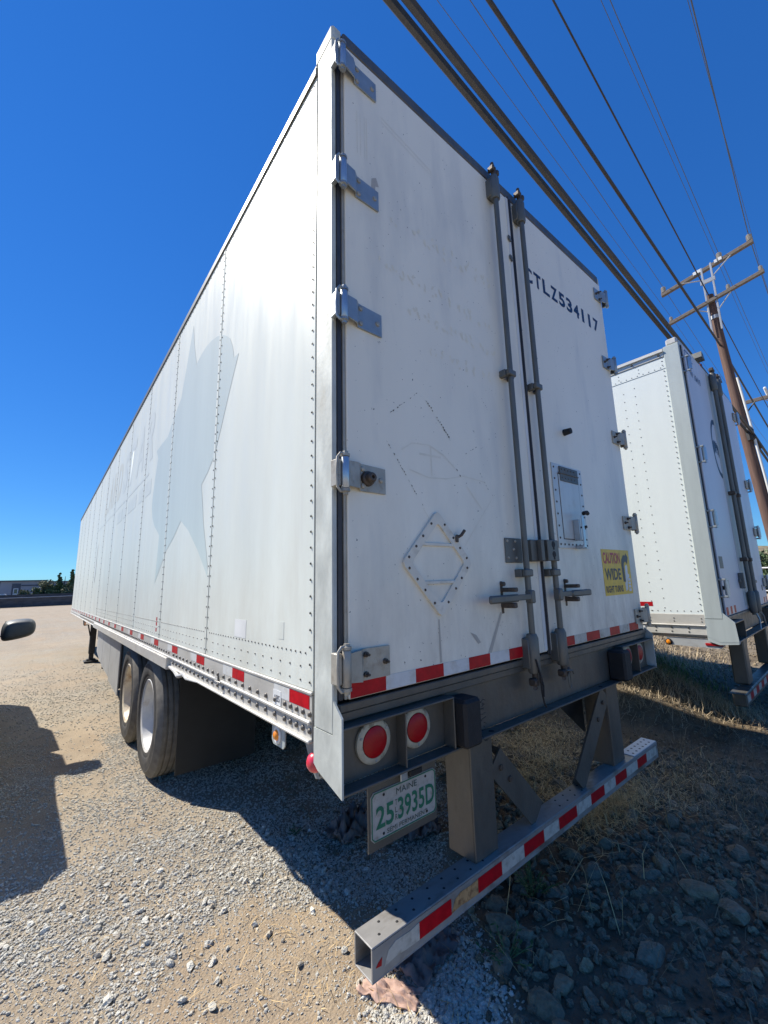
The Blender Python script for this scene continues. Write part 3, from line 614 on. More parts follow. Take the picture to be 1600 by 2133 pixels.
# reflective tape on the bottom rail
k=0; y=.184
while y<15.7:
    z0,z1=(1.142,1.189)
    m_=MB(); m_.box(-.0052,-.004,y,y+.165,z0,z1); m_.build('red_tape',M['red'],T)
    m_=MB(); m_.box(-.0052,-.004,y+.1655,y+.31,z0,z1); m_.build('white_tape',M['wtape'],T)
    k+=1; y += .662
# ABS sticker
m_=MB(); m_.box(-.0064,-.0053,.425,.500,1.1095,1.166); m_.build('sticker',M['stwhite'],T)
text_mesh('ABS','sticker_text',.058,.026,sideface(.492,1.122,-.0070),M['stblack'],T,bold=.01)
# torn hole in the rail
m_=MB(); m_.lathe((-.0165,1.19,1.112),(-1,0,0),[(0,.020),(.0006,.019)],10); m_.build('torn_hole',M['rubber'],T)
m_=MB(); m_.tube([(-.02,1.15,1.098),(-.035,1.18,1.104),(-.028,1.20,1.118)],.005,5); m_.build('bent_lip',M['alu'],T)
m_=MB(); m_.tube([(-.012,2.36,1.036),(-.02,2.15,1.030),(-.035,1.98,1.024),(-.018,1.90,1.040),(-.026,1.80,1.030),(-.014,1.6,1.036)],[.007,.010,.014,.012,.009,.004],7); m_.build('bent_lip',M['alu'],T,label='crumpled lower edge of the rail')
# dent high up near the front, patches and scratches
sheet([(9.30,1.95),(9.22,2.30),(9.18,2.55),(9.12,2.60),(9.16,2.25),(9.10,2.05),(9.2,1.80)],lambda a,b:Vector((-.0045,a,b)),'torn_decal',M['stwhite'],T)
m_=MB(); m_.box(-.0012,.0,.853,1.013,1.343,1.43); m_.build('sticker',M['stwhite'],T,label='small white patch on the side')
m_=MB(); m_.box(-.0012,.0,.42,.47,1.37,1.44); m_.build('sticker',M['ghost'],T)
# rust arrows decal
for dz in (0,.05,.09): 
    m_=MB(); m_.box(-.0012,0,2.96,3.0,1.25+dz,1.28+dz); m_.build('red_decal',M['red'],T)
# faded emblem
emb=[(2.321,3.817),(2.25,3.60),(2.142,3.38),(2.0,3.40),(1.88,3.405),(1.756,3.390),(1.60,3.35),(1.47,3.294),(1.38,3.24),(1.31,3.188),(1.25,3.10),(1.216,3.009),(1.129,3.001),(1.215,2.89),(1.302,2.769),(1.41,2.61),(1.527,2.449),(1.66,2.37),(1.80,2.31),(1.745,2.17),(1.70,2.025),(1.60,1.83),(1.514,1.64),(1.80,1.85),(2.08,2.02),(2.335,2.128),(2.55,2.02),(2.817,1.921),(3.0,1.79),(3.195,1.664),(3.16,1.88),(3.136,2.101),(3.40,2.22),(3.533,2.315),(3.60,2.42),(3.614,2.526),(3.56,2.72),(3.469,2.926),(3.579,3.032),(3.30,3.04),(3.068,3.038),(2.85,3.16),(2.608,3.258),(2.45,3.55)]
cuts=[(s-.0035,s+.040) for s in seams[:-1]]
sheet(emb,lambda a,b:Vector((-.0012,a,b)),'faded_emblem',M['emblem'],T,cuts=cuts,label='faded grey spiky emblem on the side')
# faded lettering
def ghost_word(word,y0,y1,z0,z1,material,name='faded_lettering',shear=.25,bold=.03):
    n=len(word); w=(y0-y1)/n
    for i,ch in enumerate(word):
        if ch==' ': continue
        text_mesh(ch,name,w*.86,(z1-z0),sideface(y0-i*w,z0,-.0012),material,T,bold=bold,shear=shear)
ghost_word('LAND',8.45,6.15,3.02,3.60,M['ghost_tan']); ghost_word('STAR',6.1,3.72,3.02,3.60,M['ghost'])
m_=MB(); m_.box(-.0012,0,3.95,9.6,2.86,2.89); m_.build('faded_line',M['ghost'],T)
for y0_,y1_ in ((6.4,5.9),(5.8,5.5),(5.35,4.7),(4.5,4.2),(4.1,3.75)):
    m_=MB(); m_.box(-.0012,0,y1_,y0_,2.62,2.78); m_.build('faded_patch',M['ghost'],T)
# corner posts
def post(side):
    x0,x1=(-.016,.004) if side<0 else (Wd-.004,Wd+.016)
    m_=MB(); m_.box(x0,x1,0,.128,1.10,Ht-.07,.004); m_.box((.014 if side<0 else Wd-.034),(.034 if side<0 else Wd-.014),.10,.15,1.10,Ht-.07); m_.build('corner_post',M['galv'],T)
    m_=MB(); 
    if side<0: m_.box(-.016,.035,-.001,.15,Ht-.07,Ht+.012,.008)
    else: m_.box(Wd-.035,Wd+.016,-.001,.15,Ht-.07,Ht+.012,.008)
    m_.build('post_cap',M['galv'],T)
    # lower end plate beside the sill
    xx=(-.0165,-.0095) if side<0 else (Wd+.0095,Wd+.0165)
    m_=MB(); m_.prism([(.128,1.0995),(.0,1.0995),(-.004,1.205),(-.055,1.160),(-.055,.925),(.10,.968),(.128,.985)],0,*xx); m_.build('sill_end_plate',M['galv'],T)
post(-1); post(1)
m_=MB(); m_.box(.004,.012,.1285,.1645,1.03,4.0); m_.build('post_gap',M['seal'],T)
# header
m_=MB(); m_.box(.035,Wd-.035,-.012,.10,4.020,Ht,.006); m_.build('header',M['sill'],T)
m_=MB(); m_.box(.03,Wd-.03,-.010,.04,4.003,4.0195,.002); m_.build('door_seal',M['seal'],T)
# door seals
m_=MB(); m_.box(.005,.024,-.006,.05,1.20,4.02,.004); m_.build('door_seal',M['seal'],T)
m_=MB(); m_.box(Wd-.024,Wd-.005,-.006,.05,1.20,4.02,.004); m_.build('door_seal',M['seal'],T)
# doors
DL0,DL1,DR0,DR1=.036,1.262,1.280,2.548
dl=MB(); dl.box(DL0,DL1,-.020,.03,1.203,3.998,.003); door1=dl.build('door',M['door'],T,label='left door with diamond placard holder')
dr=MB(); dr.box(DR0,DR1,-.020,.03,1.203,3.998,.003); door2=dr.build('door',M['door'],T,label='right door with small vent hatch')
m_=MB(); m_.box(.0245,.0355,-.012,.03,1.203,3.998,.002); m_.build('door_edge_strip',M['hinge_old'],T)
m_=MB(); m_.box(2.5485,2.5605,-.012,.03,1.203,3.998,.002); m_.build('door_edge_strip',M['hinge_old'],T)
m_=MB(); m_.box(1.2625,1.2685,-.026,.02,1.19,4.02,.002); m_.box(1.269,1.2795,-.034,.02,1.185,4.0,.004); m_.build('centre_seal',M['seal'],T)
m_=MB(); m_.box(1.236,1.2615,-.0225,-.0202,1.21,4.0); m_.build('overlap_strip',M['stwhite'],T)
m_=MB()
for z in (3.70,3.56): m_=MB(); m_.box(1.225,1.250,-.030,-.0226,z-.022,z+.010,.003); m_.lathe((1.242,-.03,z-.022),(0,-1,0),[(-.004,.012),(.002,.011)],8); m_.build('seal_clip',M['rod'],T)
# hinges
for i,z in enumerate((3.878,3.272,2.655,1.980,1.310)):
    hinge(T,z,1,.0,M['hinge'] if i<3 else (M['hinge_old']),knob=(i==3),rect=(i==4),hh=.054)
for i,z in enumerate((3.87,3.262,2.634,1.968,1.296)):
    hinge(T,z,-1,Wd,M['hinge'] if i<2 else M['hinge_old'],rect=True,ln=.17,hh=.052)
# lock rods
lock_rod(T,1.072,1.10,4.06,-.062,-1,1.494)
lock_rod(T,1.338,1.10,4.06,-.062,1,1.494)
# cleat plates and lock box between rods
m_=MB(); m_.box(.955,1.095,-.028,-.021,1.665,1.790,.002); lp=m_.build('latch_plate',M['rod'],T)
bo=MB()
for dx,dz in ((.972,1.775),(1.040,1.775),(1.022,1.733),(.972,1.690),(1.040,1.690)): bo.lathe((dx,-.028,dz),(0,-1,0),[(0,.008),(.004,.006)],8)
bo.build('latch_rivets',M['hinge_old'],lp)
m_=MB(); m_.box(1.135,1.225,-.060,-.021,1.672,1.785,.004); m_.box(1.185,1.215,-.088,-.0605,1.672,1.785,.003); m_.box(1.235,1.345,-.095,-.085,1.672,1.785,.004); m_.box(1.235,1.245,-.0845,-.035,1.672,1.785); lb=m_.build('lock_box',M['rod'],T)
m_=MB()
for z in (1.755,1.702):
    m_.lathe((1.292,-.0951,z+.006),(0,-1,0),[(0,.018),(.001,.017)],12); m_.box(1.285,1.299,-.0962,-.0952,z-.022,z)
m_.build('key_hole',M['rubber'],lb)
# cords and chain link hanging from rods
m_=MB(); m_.tube([(1.05,-.085,1.20),(1.056,-.10,1.13),(1.062,-.095,1.06),(1.082,-.09,1.00),(1.10,-.088,.975)],.0045,6); m_.tube([(1.06,-.09,1.15),(1.072,-.1,1.08),(1.068,-.1,1.03)],.005,6); m_.build('cord',M['rubber'],T)
m_=MB(); m_.tube([(1.345+.012*math.sin(a),-.085,1.055+.038*math.cos(a)) for a in [i*PI/8 for i in range(17)]],.0028,5); m_.tube([(1.31,-.09,1.11),(1.35,-.10,1.105),(1.372,-.095,1.085)],.004,5); m_.build('chain_link',M['rod'],T)
# knob on the right door
m_=MB(); m_.lathe((1.683,-.020,2.505),(0,-1,0),[(0,.022),(.03,.020),(.048,.019),(.050,.010)],14); m_.build('rubber_stop',M['rubber'],T,smooth=True)
# diamond placard holder
Dc=(.482,1.662); hx=.207; hz=.226
def dpt(a,b): return (Dc[0]+a*hx,-.021,Dc[1]+b*hz)
pl=MB()
def ring_poly(mb, outer, inner, y0, y1):
    n=len(outer); V=[(p[0],y0,p[1]) for p in outer]+[(p[0],y0,p[1]) for p in inner]+[(p[0],y1,p[1]) for p in outer]+[(p[0],y1,p[1]) for p in inner]
    F=[]
    for i in range(n):
        j=(i+1)%n; F += [(i,j,n+j,n+i),(2*n+i,2*n+j,3*n+j,3*n+i),(i,j,2*n+j,2*n+i),(n+i,n+j,3*n+j,3*n+i)]
    mb.add(V,F)
def rdiamond(sc,rr=.075):
    P=[]
    for k in range(4):
        a=k*PI/2; c=Vector((math.cos(a),math.sin(a))); p=Vector((math.cos(a-PI/2),math.sin(a-PI/2))); q=Vector((math.cos(a+PI/2),math.sin(a+PI/2)))
        A=c+(p-c)*rr; B=c+(q-c)*rr; P += [A,(A+B)/2*.55+c*.45,B]
    return [(Dc[0]+p.x*hx*sc,Dc[1]+p.y*hz*sc) for p in P]
ring_poly(pl,rdiamond(1.0),rdiamond(.76),-.033,-.0205)
M['placard']=mat('placard_frame_paint',(.66,.63,.54),.5,var=.08,vs=9,col2=(.40,.36,.28),c2amt=.5,c2s=14)
ph=pl.build('placard_holder',M['placard'],T)
m_=MB(); m_.prism([(p[0],p[1]) for p in rdiamond(.76)],1,-.0235,-.0203); m_.build('placard_panel',M['door'],ph)
for zz in (.34,-.36):
    w=(1-abs(zz))*.80
    m_=MB(); m_.box(Dc[0]-hx*w,Dc[0]+hx*w,-.0315,-.0236,Dc[1]+hz*zz-.007,Dc[1]+hz*zz+.007,.002); m_.build('placard_divider',M['placard'],ph)
m_=MB()
for a,b in ((.85,.10),(.65,.30),(.45,.50),(.2,.75)):
    for sx in (1,-1):
        for sz in (1,-1): m_.lathe((Dc[0]+sx*hx*a*.97,-.033,Dc[1]+sz*hz*b*.97),(0,-1,0),[(0,.0062),(.003,.0045)],7)
m_.build('placard_screws',M['bolt'],ph)
m_=MB(); m_.tube([(.592,-.034,1.772),(.612,-.046,1.784),(.628,-.052,1.806)],.0075,6); m_.box(.582,.60,-.042,-.034,1.752,1.786,.003); m_.build('placard_clip',M['bolt'],ph)
# vent hatch on right door
hx0,hx1,hz0,hz1=1.475,1.838,1.755,2.272
m_=MB(); ring_poly(m_,[(hx0,hz0),(hx1,hz0),(hx1,hz1),(hx0,hz1)],[(hx0+.062,hz0+.052),(hx1-.055,hz0+.052),(hx1-.055,hz1-.06),(hx0+.062,hz1-.06)],-.026,-.0205); hf=m_.build('hatch_frame',M['alu_door'],T)
m_=MB(); m_.box(hx0+.066,hx1-.060,-.030,-.0205,hz0+.056,hz1-.064,.002); m_.build('hatch_door',M['alu_door'],hf)
m_=MB(); ring_poly(m_,[(hx0+.0621,hz0+.0521),(hx1-.0551,hz0+.0521),(hx1-.0551,hz1-.0601),(hx0+.0621,hz1-.0601)],[(hx0+.0659,hz0+.0559),(hx1-.0601,hz0+.0559),(hx1-.0601,hz1-.0641),(hx0+.0659,hz1-.0641)],-.0275,-.0212); m_.build('hatch_seal',M['seal'],hf)
m_=MB(); m_.box(hx0+.080,hx1-.064,-.034,-.0305,hz1-.105,hz1-.060,.001); m_.box(hx0+.080,hx1-.064,-.034,-.0262,hz1-.054,hz1-.012,.001); m_.tube([(hx0+.060,-.034,hz1-.057),(hx1-.060,-.034,hz1-.057)],.0042,6); m_.build('hatch_hinge',M['sill'],hf)
m_=MB()
for x in [hx0+.022+.0455*i for i in range(8)]: m_.lathe((x,-.026,hz0+.022),(0,-1,0),[(0,.007),(.003,.005)],7)
for z in [hz0+.06+.072*i for i in range(7)]:
    for x in (hx0+.022,hx1-.02): m_.lathe((x,-.026,z),(0,-1,0),[(0,.0072),(.003,.005)],7)
for i in range(5):
    m_.lathe((hx0+.1+i*.038,-.034,hz1-.030),(0,-1,0),[(0,.0055),(.003,.004)],6); m_.lathe((hx0+.1+i*.038,-.034,hz1-.084),(0,-1,0),[(0,.0045),(.002,.003)],6)
m_.build('hatch_rivets',M['bolt'],hf)
m_=MB(); m_.box(1.655,1.668,-.070,-.031,1.80,1.93,.002); m_.box(1.672,1.700,-.082,-.074,1.755,1.955,.003); m_.box(1.668,1.704,-.078,-.0262,1.752,1.772,.003); m_.build('hatch_latch',M['zinc'],hf)
m_=MB(); m_.tube([(1.682,-.09,1.965),(1.715,-.095,1.972),(1.735,-.09,1.968)],.013,7); m_.lathe((1.712,-.08,1.885),(0,-1,0),[(-.03,.006),(.008,.009)],7); m_.build('latch_catch',M['rubber'],hf)
# caution sticker
sx0,sx1,sz0,sz1=2.007,2.440,1.455,1.762
m_=MB(); m_.box(sx0,sx1,-.0218,-.0205,sz0,sz1); cs=m_.build('caution_sticker',M['yellow'],T)
RF=lambda x,z: rearface(x,z,-.0226)
text_mesh('CAUTION','sticker_text',.262,.078,RF(sx0+.014,sz1-.098),M['stred'],cs,bold=.035)
text_mesh('WIDE','sticker_text',.245,.078,RF(sx0+.022,sz0+.100),M['stblack'],cs,bold=.03)
text_mesh('RIGHT TURNS','sticker_text',.262,.045,RF(sx0+.016,sz0+.018),M['stblack'],cs,bold=.03)
sheet([(sx0+.295,sz0+.085),(sx0+.330,sz0+.085),(sx0+.328,sz0+.19),(sx0+.335,sz0+.215),(sx0+.352,sz0+.225),(sx0+.372,sz0+.222),(sx0+.385,sz0+.205),(sx0+.412,sz0+.255),(sx0+.378,sz0+.288),(sx0+.374,sz0+.270),(sx0+.335,sz0+.272),(sx0+.300,sz0+.240),(sx0+.288,sz0+.20)],lambda a,b:Vector((a,-.0226,b)),'sticker_arrow',M['stblack'],cs)
sheet([(sx0+.333,sz0+.085),(sx0+.345,sz0+.195),(sx0+.372,sz0+.205),(sx0+.383,sz0+.19),(sx0+.378,sz0+.14),(sx0+.40,sz0+.135),(sx0+.40,sz0+.12),(sx0+.365,sz0+.10),(sx0+.355,sz0+.03),(sx0+.32,sz0+.02),(sx0+.318,sz0+.075)],lambda a,b:Vector((a,-.0226,b)),'sticker_truck',M['stwhite'],cs)
for i in range(4):
    sheet([(sx0+.372,sz0+.018+.024*i),(sx0+.412,sz0+.018+.024*i),(sx0+.412,sz0+.036+.024*i),(sx0+.372,sz0+.036+.024*i)],lambda a,b:Vector((a,-.0226,b)),'sticker_blocks',M['stwhite'],cs)
# trailer number
cx=1.392; adv=(2.443-1.392)/10.2
for i,ch in enumerate('CTLZ534117'):
    wch=.034 if ch=='1' else .084; x=cx+adv*i*1.02+(.020 if ch=='1' else 0)
    text_mesh(ch,'trailer_number',wch,.112,rearface(x,3.478+.0028*i,-.0212),M['ink'],door2,bold=.01 if ch=='1' else .032)
# ghost marks and chips on left door
def mark(poly,material,name='paint_scar',y=-.0210): sheet(poly,lambda a,b:Vector((a,y,b)),name,material,T)
def scar(x0,z0,x1,z1,w,seed,n=14,material=None):
    r=random.Random(seed); mb=MB()
    for i in range(n):
        if r.random()<.28: continue
        t=i/n; t2=t+r.uniform(.5,1.1)/n; d=Vector((x1-x0,z1-z0)); nn=Vector((-d.y,d.x)).normalized(); p=Vector((x0,z0))+d*t; q=Vector((x0,z0))+d*t2; ww=w*r.uniform(.25,1)
        o1=r.uniform(-.3,.3)*w
        P=[p+nn*o1,(p+q)/2+nn*(ww+o1),q+nn*o1*.4,(p+q)/2-nn*(ww*.5)+nn*o1]; mb.add([(v.x,-.0212,v.y) for v in P],[(0,1,2,3)])
    mb.build('paint_scar',material or M['chip'],T)
scar(.232,2.268,.405,2.412,.0055,1); scar(.452,2.392,.595,2.240,.008,2,16); scar(.690,2.175,.790,2.235,.004,3,8); scar(.205,2.175,.340,1.995,.004,4,16); scar(.345,1.985,.41,1.90,.004,5,8)
scar(.63,2.1,.66,2.06,.006,6,3); scar(.80,2.105,.86,2.02,.004,7,6); scar(.86,2.50,.90,2.46,.004,8,6); scar(1.87,1.77,1.91,1.69,.003,9,8)
m_=MB()
def thin(mb,pts,w,y=-.0211):
    for a,b in zip(pts[:-1],pts[1:]):
        y=-.0206-.0008*random.random()
        d=Vector((b[0]-a[0],b[1]-a[1])); n_=Vector((-d.y,d.x)).normalized()*w; mb.add([(a[0]-n_.x,y,a[1]-n_.y),(b[0]-n_.x,y,b[1]-n_.y),(b[0]+n_.x,y,b[1]+n_.y),(a[0]+n_.x,y,a[1]+n_.y)],[(0,1,2,3)])
thin(m_,[(.30,2.13),(.36,2.17),(.46,2.18),(.55,2.15),(.62,2.10)],.003); thin(m_,[(.34,2.05),(.45,2.03),(.56,2.04),(.68,2.07),(.84,2.06)],.003); thin(m_,[(.40,2.13),(.53,2.135)],.005); thin(m_,[(.47,2.18),(.47,2.04)],.003); thin(m_,[(.66,1.74),(.90,2.00)],.0016); thin(m_,[(.41,1.89),(.45,1.84)],.0016); thin(m_,[(.70,2.02),(.80,1.92)],.003)
for x in (.10,.118,.14,.152): thin(m_,[(x,3.69),(x,3.46)],.0010)
thin(m_,[(.24,3.77),(.56,3.70),(.56,3.67)],.001); thin(m_,[(.24,3.745),(.55,3.675)],.0008)
m_.build('scratches',M['smudge'],T)
m_=MB(); m_.add([(.885,-.0212,1.43),(.90,-.0212,1.43),(.80,-.0212,1.257),(.775,-.0212,1.257)],[(0,1,2,3)]); m_.add([(.66,-.0212,1.36),(.70,-.0212,1.345),(.73,-.0212,1.31),(.71,-.0212,1.305)],[(0,1,2,3)]); m_.add([(.470,-.0212,1.43),(.476,-.0212,1.43),(.480,-.0212,1.26),(.468,-.0212,1.26)],[(0,1,2,3)]); m_.build('rust_run',M['streak'],T)
for w_,x_,z_,a_ in (('LAND',.22,3.30,.9),('CARRIER',.22,3.06,1.0),('GROUP',.25,2.86,.8)):
    pass
# remnants of old lettering
mark([(.175,3.38),(.20,3.40),(.215,3.36),(.195,3.35),(.187,3.24),(.165,3.25)],M['streak']); mark([(.275,3.24),(.29,3.245),(.285,3.215)],M['smudge']); mark([(.30,3.225),(.32,3.22),(.31,3.205)],M['smudge'])
r_=random.Random(5); m_=MB()
for (x0,x1,z0,hh_) in ((.42,1.0,3.20,.075),(.20,.96,2.93,.06),(.36,.98,2.78,.05),(.50,.92,2.62,.045)):
    x=x0
    while x<x1:
        w=r_.uniform(.02,.05)
        for _ in range(3):
            a=x+r_.uniform(0,w); b=z0+r_.uniform(0,hh_); thin(m_,[(a,b),(a+r_.uniform(-.015,.015),b+r_.uniform(.01,.03))],r_.uniform(.003,.007))
        x+=w+.022
m_.build('lettering_residue',M['residue'],T,kind='stuff')
# reflective tape on door bottoms
for xs,c0 in (([.040,.191,.335,.486,.642,.786,.930,1.045],'r'),([1.375,1.415,1.551,1.694,1.863,2.005,2.149,2.305,2.455],'w')):
    red = c0=='r'
    for a,b in zip(xs[:-1],xs[1:]):
        m_=MB(); m_.box(a+.0004,b-.0004,-.0216,-.0203,1.206,1.256); m_.build('red_tape' if red else 'white_tape',M['red'] if red else (M['wtape'] if b<1.3 else M['wtape_dirty']),T); red=not red
# sill
m_=MB(); m_.box(.0,Wd,.004,.12,.94,1.185); m_.box(.0,Wd,-.018,.0035,1.165,1.192,.003); m_.box(.0,Wd,-.012,.003,1.135,1.1645,.003); m_.box(-.009,Wd+.009,-.058,.0035,.930,.9385,.002); sill=m_.build('rear_sill',M['sill'],T)
m_=MB(); m_.lathe((.75,-.03,.9386),(0,0,1),[(0,.012),(.0008,.0118)],10); m_.lathe((1.78,-.03,.9386),(0,0,1),[(0,.012),(.0008,.0118)],10); m_.build('drain_hole',M['rubber'],sill)
for sgn in (0,1):
    f=(lambda v: v) if sgn==0 else (lambda v: Wd-v)
    m_=MB(); m_.box(f(-.009),f(.505),-.056,.0036,1.122,1.130,.002); m_.box(f(.497),f(.505),-.056,.0036,.939,1.1215,.002); m_.box(f(.252),f(.258),-.050,.0036,.939,1.1215,.001); m_.build('light_box',M['sill'],T)
    m_=MB(); m_.box(f(.510),f(.612),-.105,.0036,.9395,1.118,.012)
    if sgn==0:
        r=random.Random(2)
        for _ in range(60):
            p=Vector((.612,-.09+r.uniform(-.02,.06),r.uniform(.95,1.11))); m_.tube([p,p+Vector((r.uniform(.005,.018),r.uniform(-.012,.004),r.uniform(-.01,.01)))],.0012,3)
    m_.build('dock_bumper',M['rubber'],T)
    for xc in (.143,.340):
        rg=MB(); rg.lathe((f(xc),-.004,1.045),(0,-1,0),[(-.006,.072),(.004,.072),(.009,.066),(.010,.052),(.004,.050)],32); lt=rg.build('tail_light',M['ring'],T,smooth=True)
        ln=MB(); ln.lathe((f(xc),-.006,1.045),(0,-1,0),[(0,.0505),(.010,.0500),(.015,.040),(.018,.020),(.0185,.004)],28); ln.build('lens',M['lens_red'],lt,smooth=True)
        sc=MB()
        for a in (R(35),R(160),R(275)): sc.lathe((f(xc)+.061*math.cos(a),-.012,1.045+.061*math.sin(a)),(0,-1,0),[(0,.006),(.003,.005)],8)
        sc.build('lamp_screws',M['hinge'],lt)
# licence plate assembly
m_=MB(); m_.box(.122,.440,.0035,.010,.70,.929); m_.build('plate_mount',M['sill'],T)
m_=MB(); m_.prism([(.130+.012,.727),(.434-.012,.727),(.434,.739),(.434,.867),(.434-.012,.879),(.142,.879),(.130,.867),(.130,.739)],1,-.0005,.0030); lp=m_.build('license_plate',M['plate'],T)
def rr_(x0,x1,z0,z1,r): return [(x0+r,z0),(x1-r,z0),(x1,z0+r),(x1,z1-r),(x1-r,z1),(x0+r,z1),(x0,z1-r),(x0,z0+r)]
m_=MB(); ring_poly(m_,rr_(.132,.432,.729,.877,.012),rr_(.1355,.4285,.7325,.8735,.010),-.0022,-.0006); m_.build('plate_border',M['green'],lp)
text_mesh('25','plate_text',.078,.070,rearface(.150,.762,-.0016),M['green'],lp,bold=.02)
text_mesh('3935D','plate_text',.178,.070,rearface(.246,.762,-.0016),M['green'],lp,bold=.02)
for i,ch in enumerate('TLR'): text_mesh(ch,'plate_text',.010,.018,rearface(.2335,.812-.023*i,-.0016),M['green_black'],lp)
text_mesh('MAINE','plate_text',.098,.020,rearface(.240,.845,-.0016),M['green_black'],lp)
text_mesh('SEMI PERMANENT','plate_text',.190,.015,rearface(.196,.738,-.0016),M['green_black'],lp)
m_=MB()
for x,z in ((.185,.862),(.382,.862),(.182,.743),(.384,.743)): m_.lathe((x,-.0006,z),(0,-1,0),[(0,.005),(.002,.004)],7)
m_.build('plate_bolt',M['rubber'],lp)
m_=MB(); m_.box(.285,.345,-.030,.0030,.893,.916,.004); m_.build('plate_lamp',M['rubber'],T); m_=MB(); m_.box(.250,.283,-.018,-.012,.885,.913,.002); m_.lathe((.268,-.0182,.90),(0,-1,0),[(0,.006),(.0006,.0055)],8); m_.build('lamp_bracket',M['zinc'],T)
# marker lamps under the rail
m_=MB(); m_.prism([(.255,1.030),(.105,1.030),(.110,.955),(.135,.922),(.165,.915),(.20,.945)],0,.012,.016); br=m_.build('lamp_bracket',M['hinge'],T)
m_=MB(); m_.lathe((.010,.160,.972),(-1,0,0),[(0,.034),(.010,.033),(.022,.027),(.030,.015),(.032,.003)],20); m_.build('red_marker_lamp',M['lens_pink'],T,smooth=True)
m_=MB(); m_.prism([(.415,1.031),(.540,1.031),(.540,.960),(.525,.945),(.430,.945),(.415,.960)],0,.010,.015); m_.build('lamp_bracket',M['galv2'],T)
m_=MB(); m_.lathe((.0095,.480,.988),(-1,0,0),[(0,.034),(.005,.034),(.008,.028),(.006,.022)],20); m_.build('lamp_ring',M['stwhite'],T,smooth=True)
m_=MB(); m_.lathe((.008,.480,.988),(-1,0,0),[(0,.0215),(.006,.021),(.014,.014),(.017,.003)],18); m_.build('amber_marker_lamp',M['lens_amber'],T,smooth=True)
# bumper guard
bx0,bx1,by0,by1,bz0,bz1=.105,2.49,-.030,.070,.362,.460; tk=.006
m_=MB(); m_.box(bx0,bx1,by0,by1,bz1-tk,bz1,.002); m_.box(bx0,bx1,by0,by0+tk,bz0+tk+.0003,bz1-tk-.0003); m_.box(bx0,bx1,by1-tk,by1,bz0+tk+.0003,bz1-tk-.0003); m_.box(bx0,bx1,by0,by1,bz0,bz0+tk,.002); gd=m_.build('bumper_bar',M['bar'],T)
m_=MB()
for cx0 in [.155+.075*i for i in range(8)]+[1.28+.075*i for i in range(4)]:
    for yy in (0,.043): m_.lathe((cx0+(.03 if yy else 0),yy,bz1),(0,0,1),[(0,.0055),(.0012,.0045)],7)
m_.build('step_holes',M['rubber'],gd)
m_=MB(); m_.box(2.13,2.487,by0+.004,by1-.002,bz1+.0005,bz1+.004,.001); sp_=m_.build('step_plate',M['stwhite'],T,label='pale tread plate on the far end of the bumper')
m_=MB()
for i in range(6):
    for yy in (-.003,.036): m_.lathe((2.17+.052*i+(.02 if yy>0 else 0),yy,bz1+.0042),(0,0,1),[(0,.0075),(.0008,.0065)],8)
m_.build('step_holes',M['rubber'],sp_)
xs=[.150,.302,.460,.610,.761,.920,1.078,1.211,1.383,1.537,1.692,1.834,1.986,2.150,2.296,2.462]
red=False
for i,(a,b) in enumerate(zip(xs[:-1],xs[1:])):
    m_=MB(); zz0,zz1=bz0+.026,bz0+.076
    if i in (0,2): m_.prism([(a,zz0+.002),(a+.05,zz0+.006),(a+.09,zz0+.002),(b,zz0),(b,zz1),(a+.11,zz1-.004),(a+.05,zz1-.001),(a+.02,zz1-.012)],1,by0-.0014,by0-.0002)
    else: m_.box(a+.0004,b-.0004,by0-.0014,by0-.0002,zz0,zz1)
    mt=M['red'] if red else (M['rust_tape'] if i==2 else M['wtape_dirty']); m_.build('red_tape' if red else 'white_tape',mt,gd); red=not red
m_=MB(); m_.prism([(.118,bz0+.040),(.140,bz0+.036),(.143,bz0+.058),(.128,bz0+.05)],1,by0-.0014,by0-.0002); m_.build('red_tape',M['red'],gd)
for (a,b) in ((.640,.785),(1.905,2.055)):
    m_=MB(); m_.box(a,b,.000,.008,bz1+.001,.9295,.003); m_.box(a,a+.008,.0085,.150,bz1+.001,.9295,.002); m_.box(b-.008,b,.0085,.150,bz1+.001,.9295,.002); m_.build('bumper_post',M['sill'],T)
def gusset(p,q,wd,x_off):
    a=Vector((p[0],0,p[1])); b=Vector((q[0],0,q[1])); d=(b-a).normalized(); n_=Vector((-d.z,0,d.x)); 
    V=[];t=.007
    for yy in (.002,.010):
        for c_,s_ in ((a,-1),(a,1),(b,1),(b,-1)): V.append(c_+n_*wd*s_+Vector((0,yy,0)))
    m_=MB(); m_.add(V,[(0,1,2,3),(4,5,6,7),(0,1,5,4),(1,2,6,5),(2,3,7,6),(3,0,4,7)])
    V=[]
    for yy in (.0105,.075):
        for c_ in (a,b):
            for tt in (0,t): V.append(c_+n_*(wd-tt)+Vector((0,yy,0)))
    m_.add(V,[(0,1,3,2),(4,5,7,6),(0,1,5,4),(2,3,7,6),(0,2,6,4),(1,3,7,5)])
    g=m_.build('gusset',M['sill'],T)
    mb=MB()
    for t_ in (.12,.32): c_=a+(b-a)*t_; mb.lathe((c_.x,.001,c_.z),(0,-1,0),[(0,.013),(.008,.012),(.009,.006)],6)
    mb.build('gusset_bolt',M['bolt'],g)
gusset((.800,.800),(1.095,.485),.058,0); gusset((1.890,.880),(1.500,.487),.058,0)
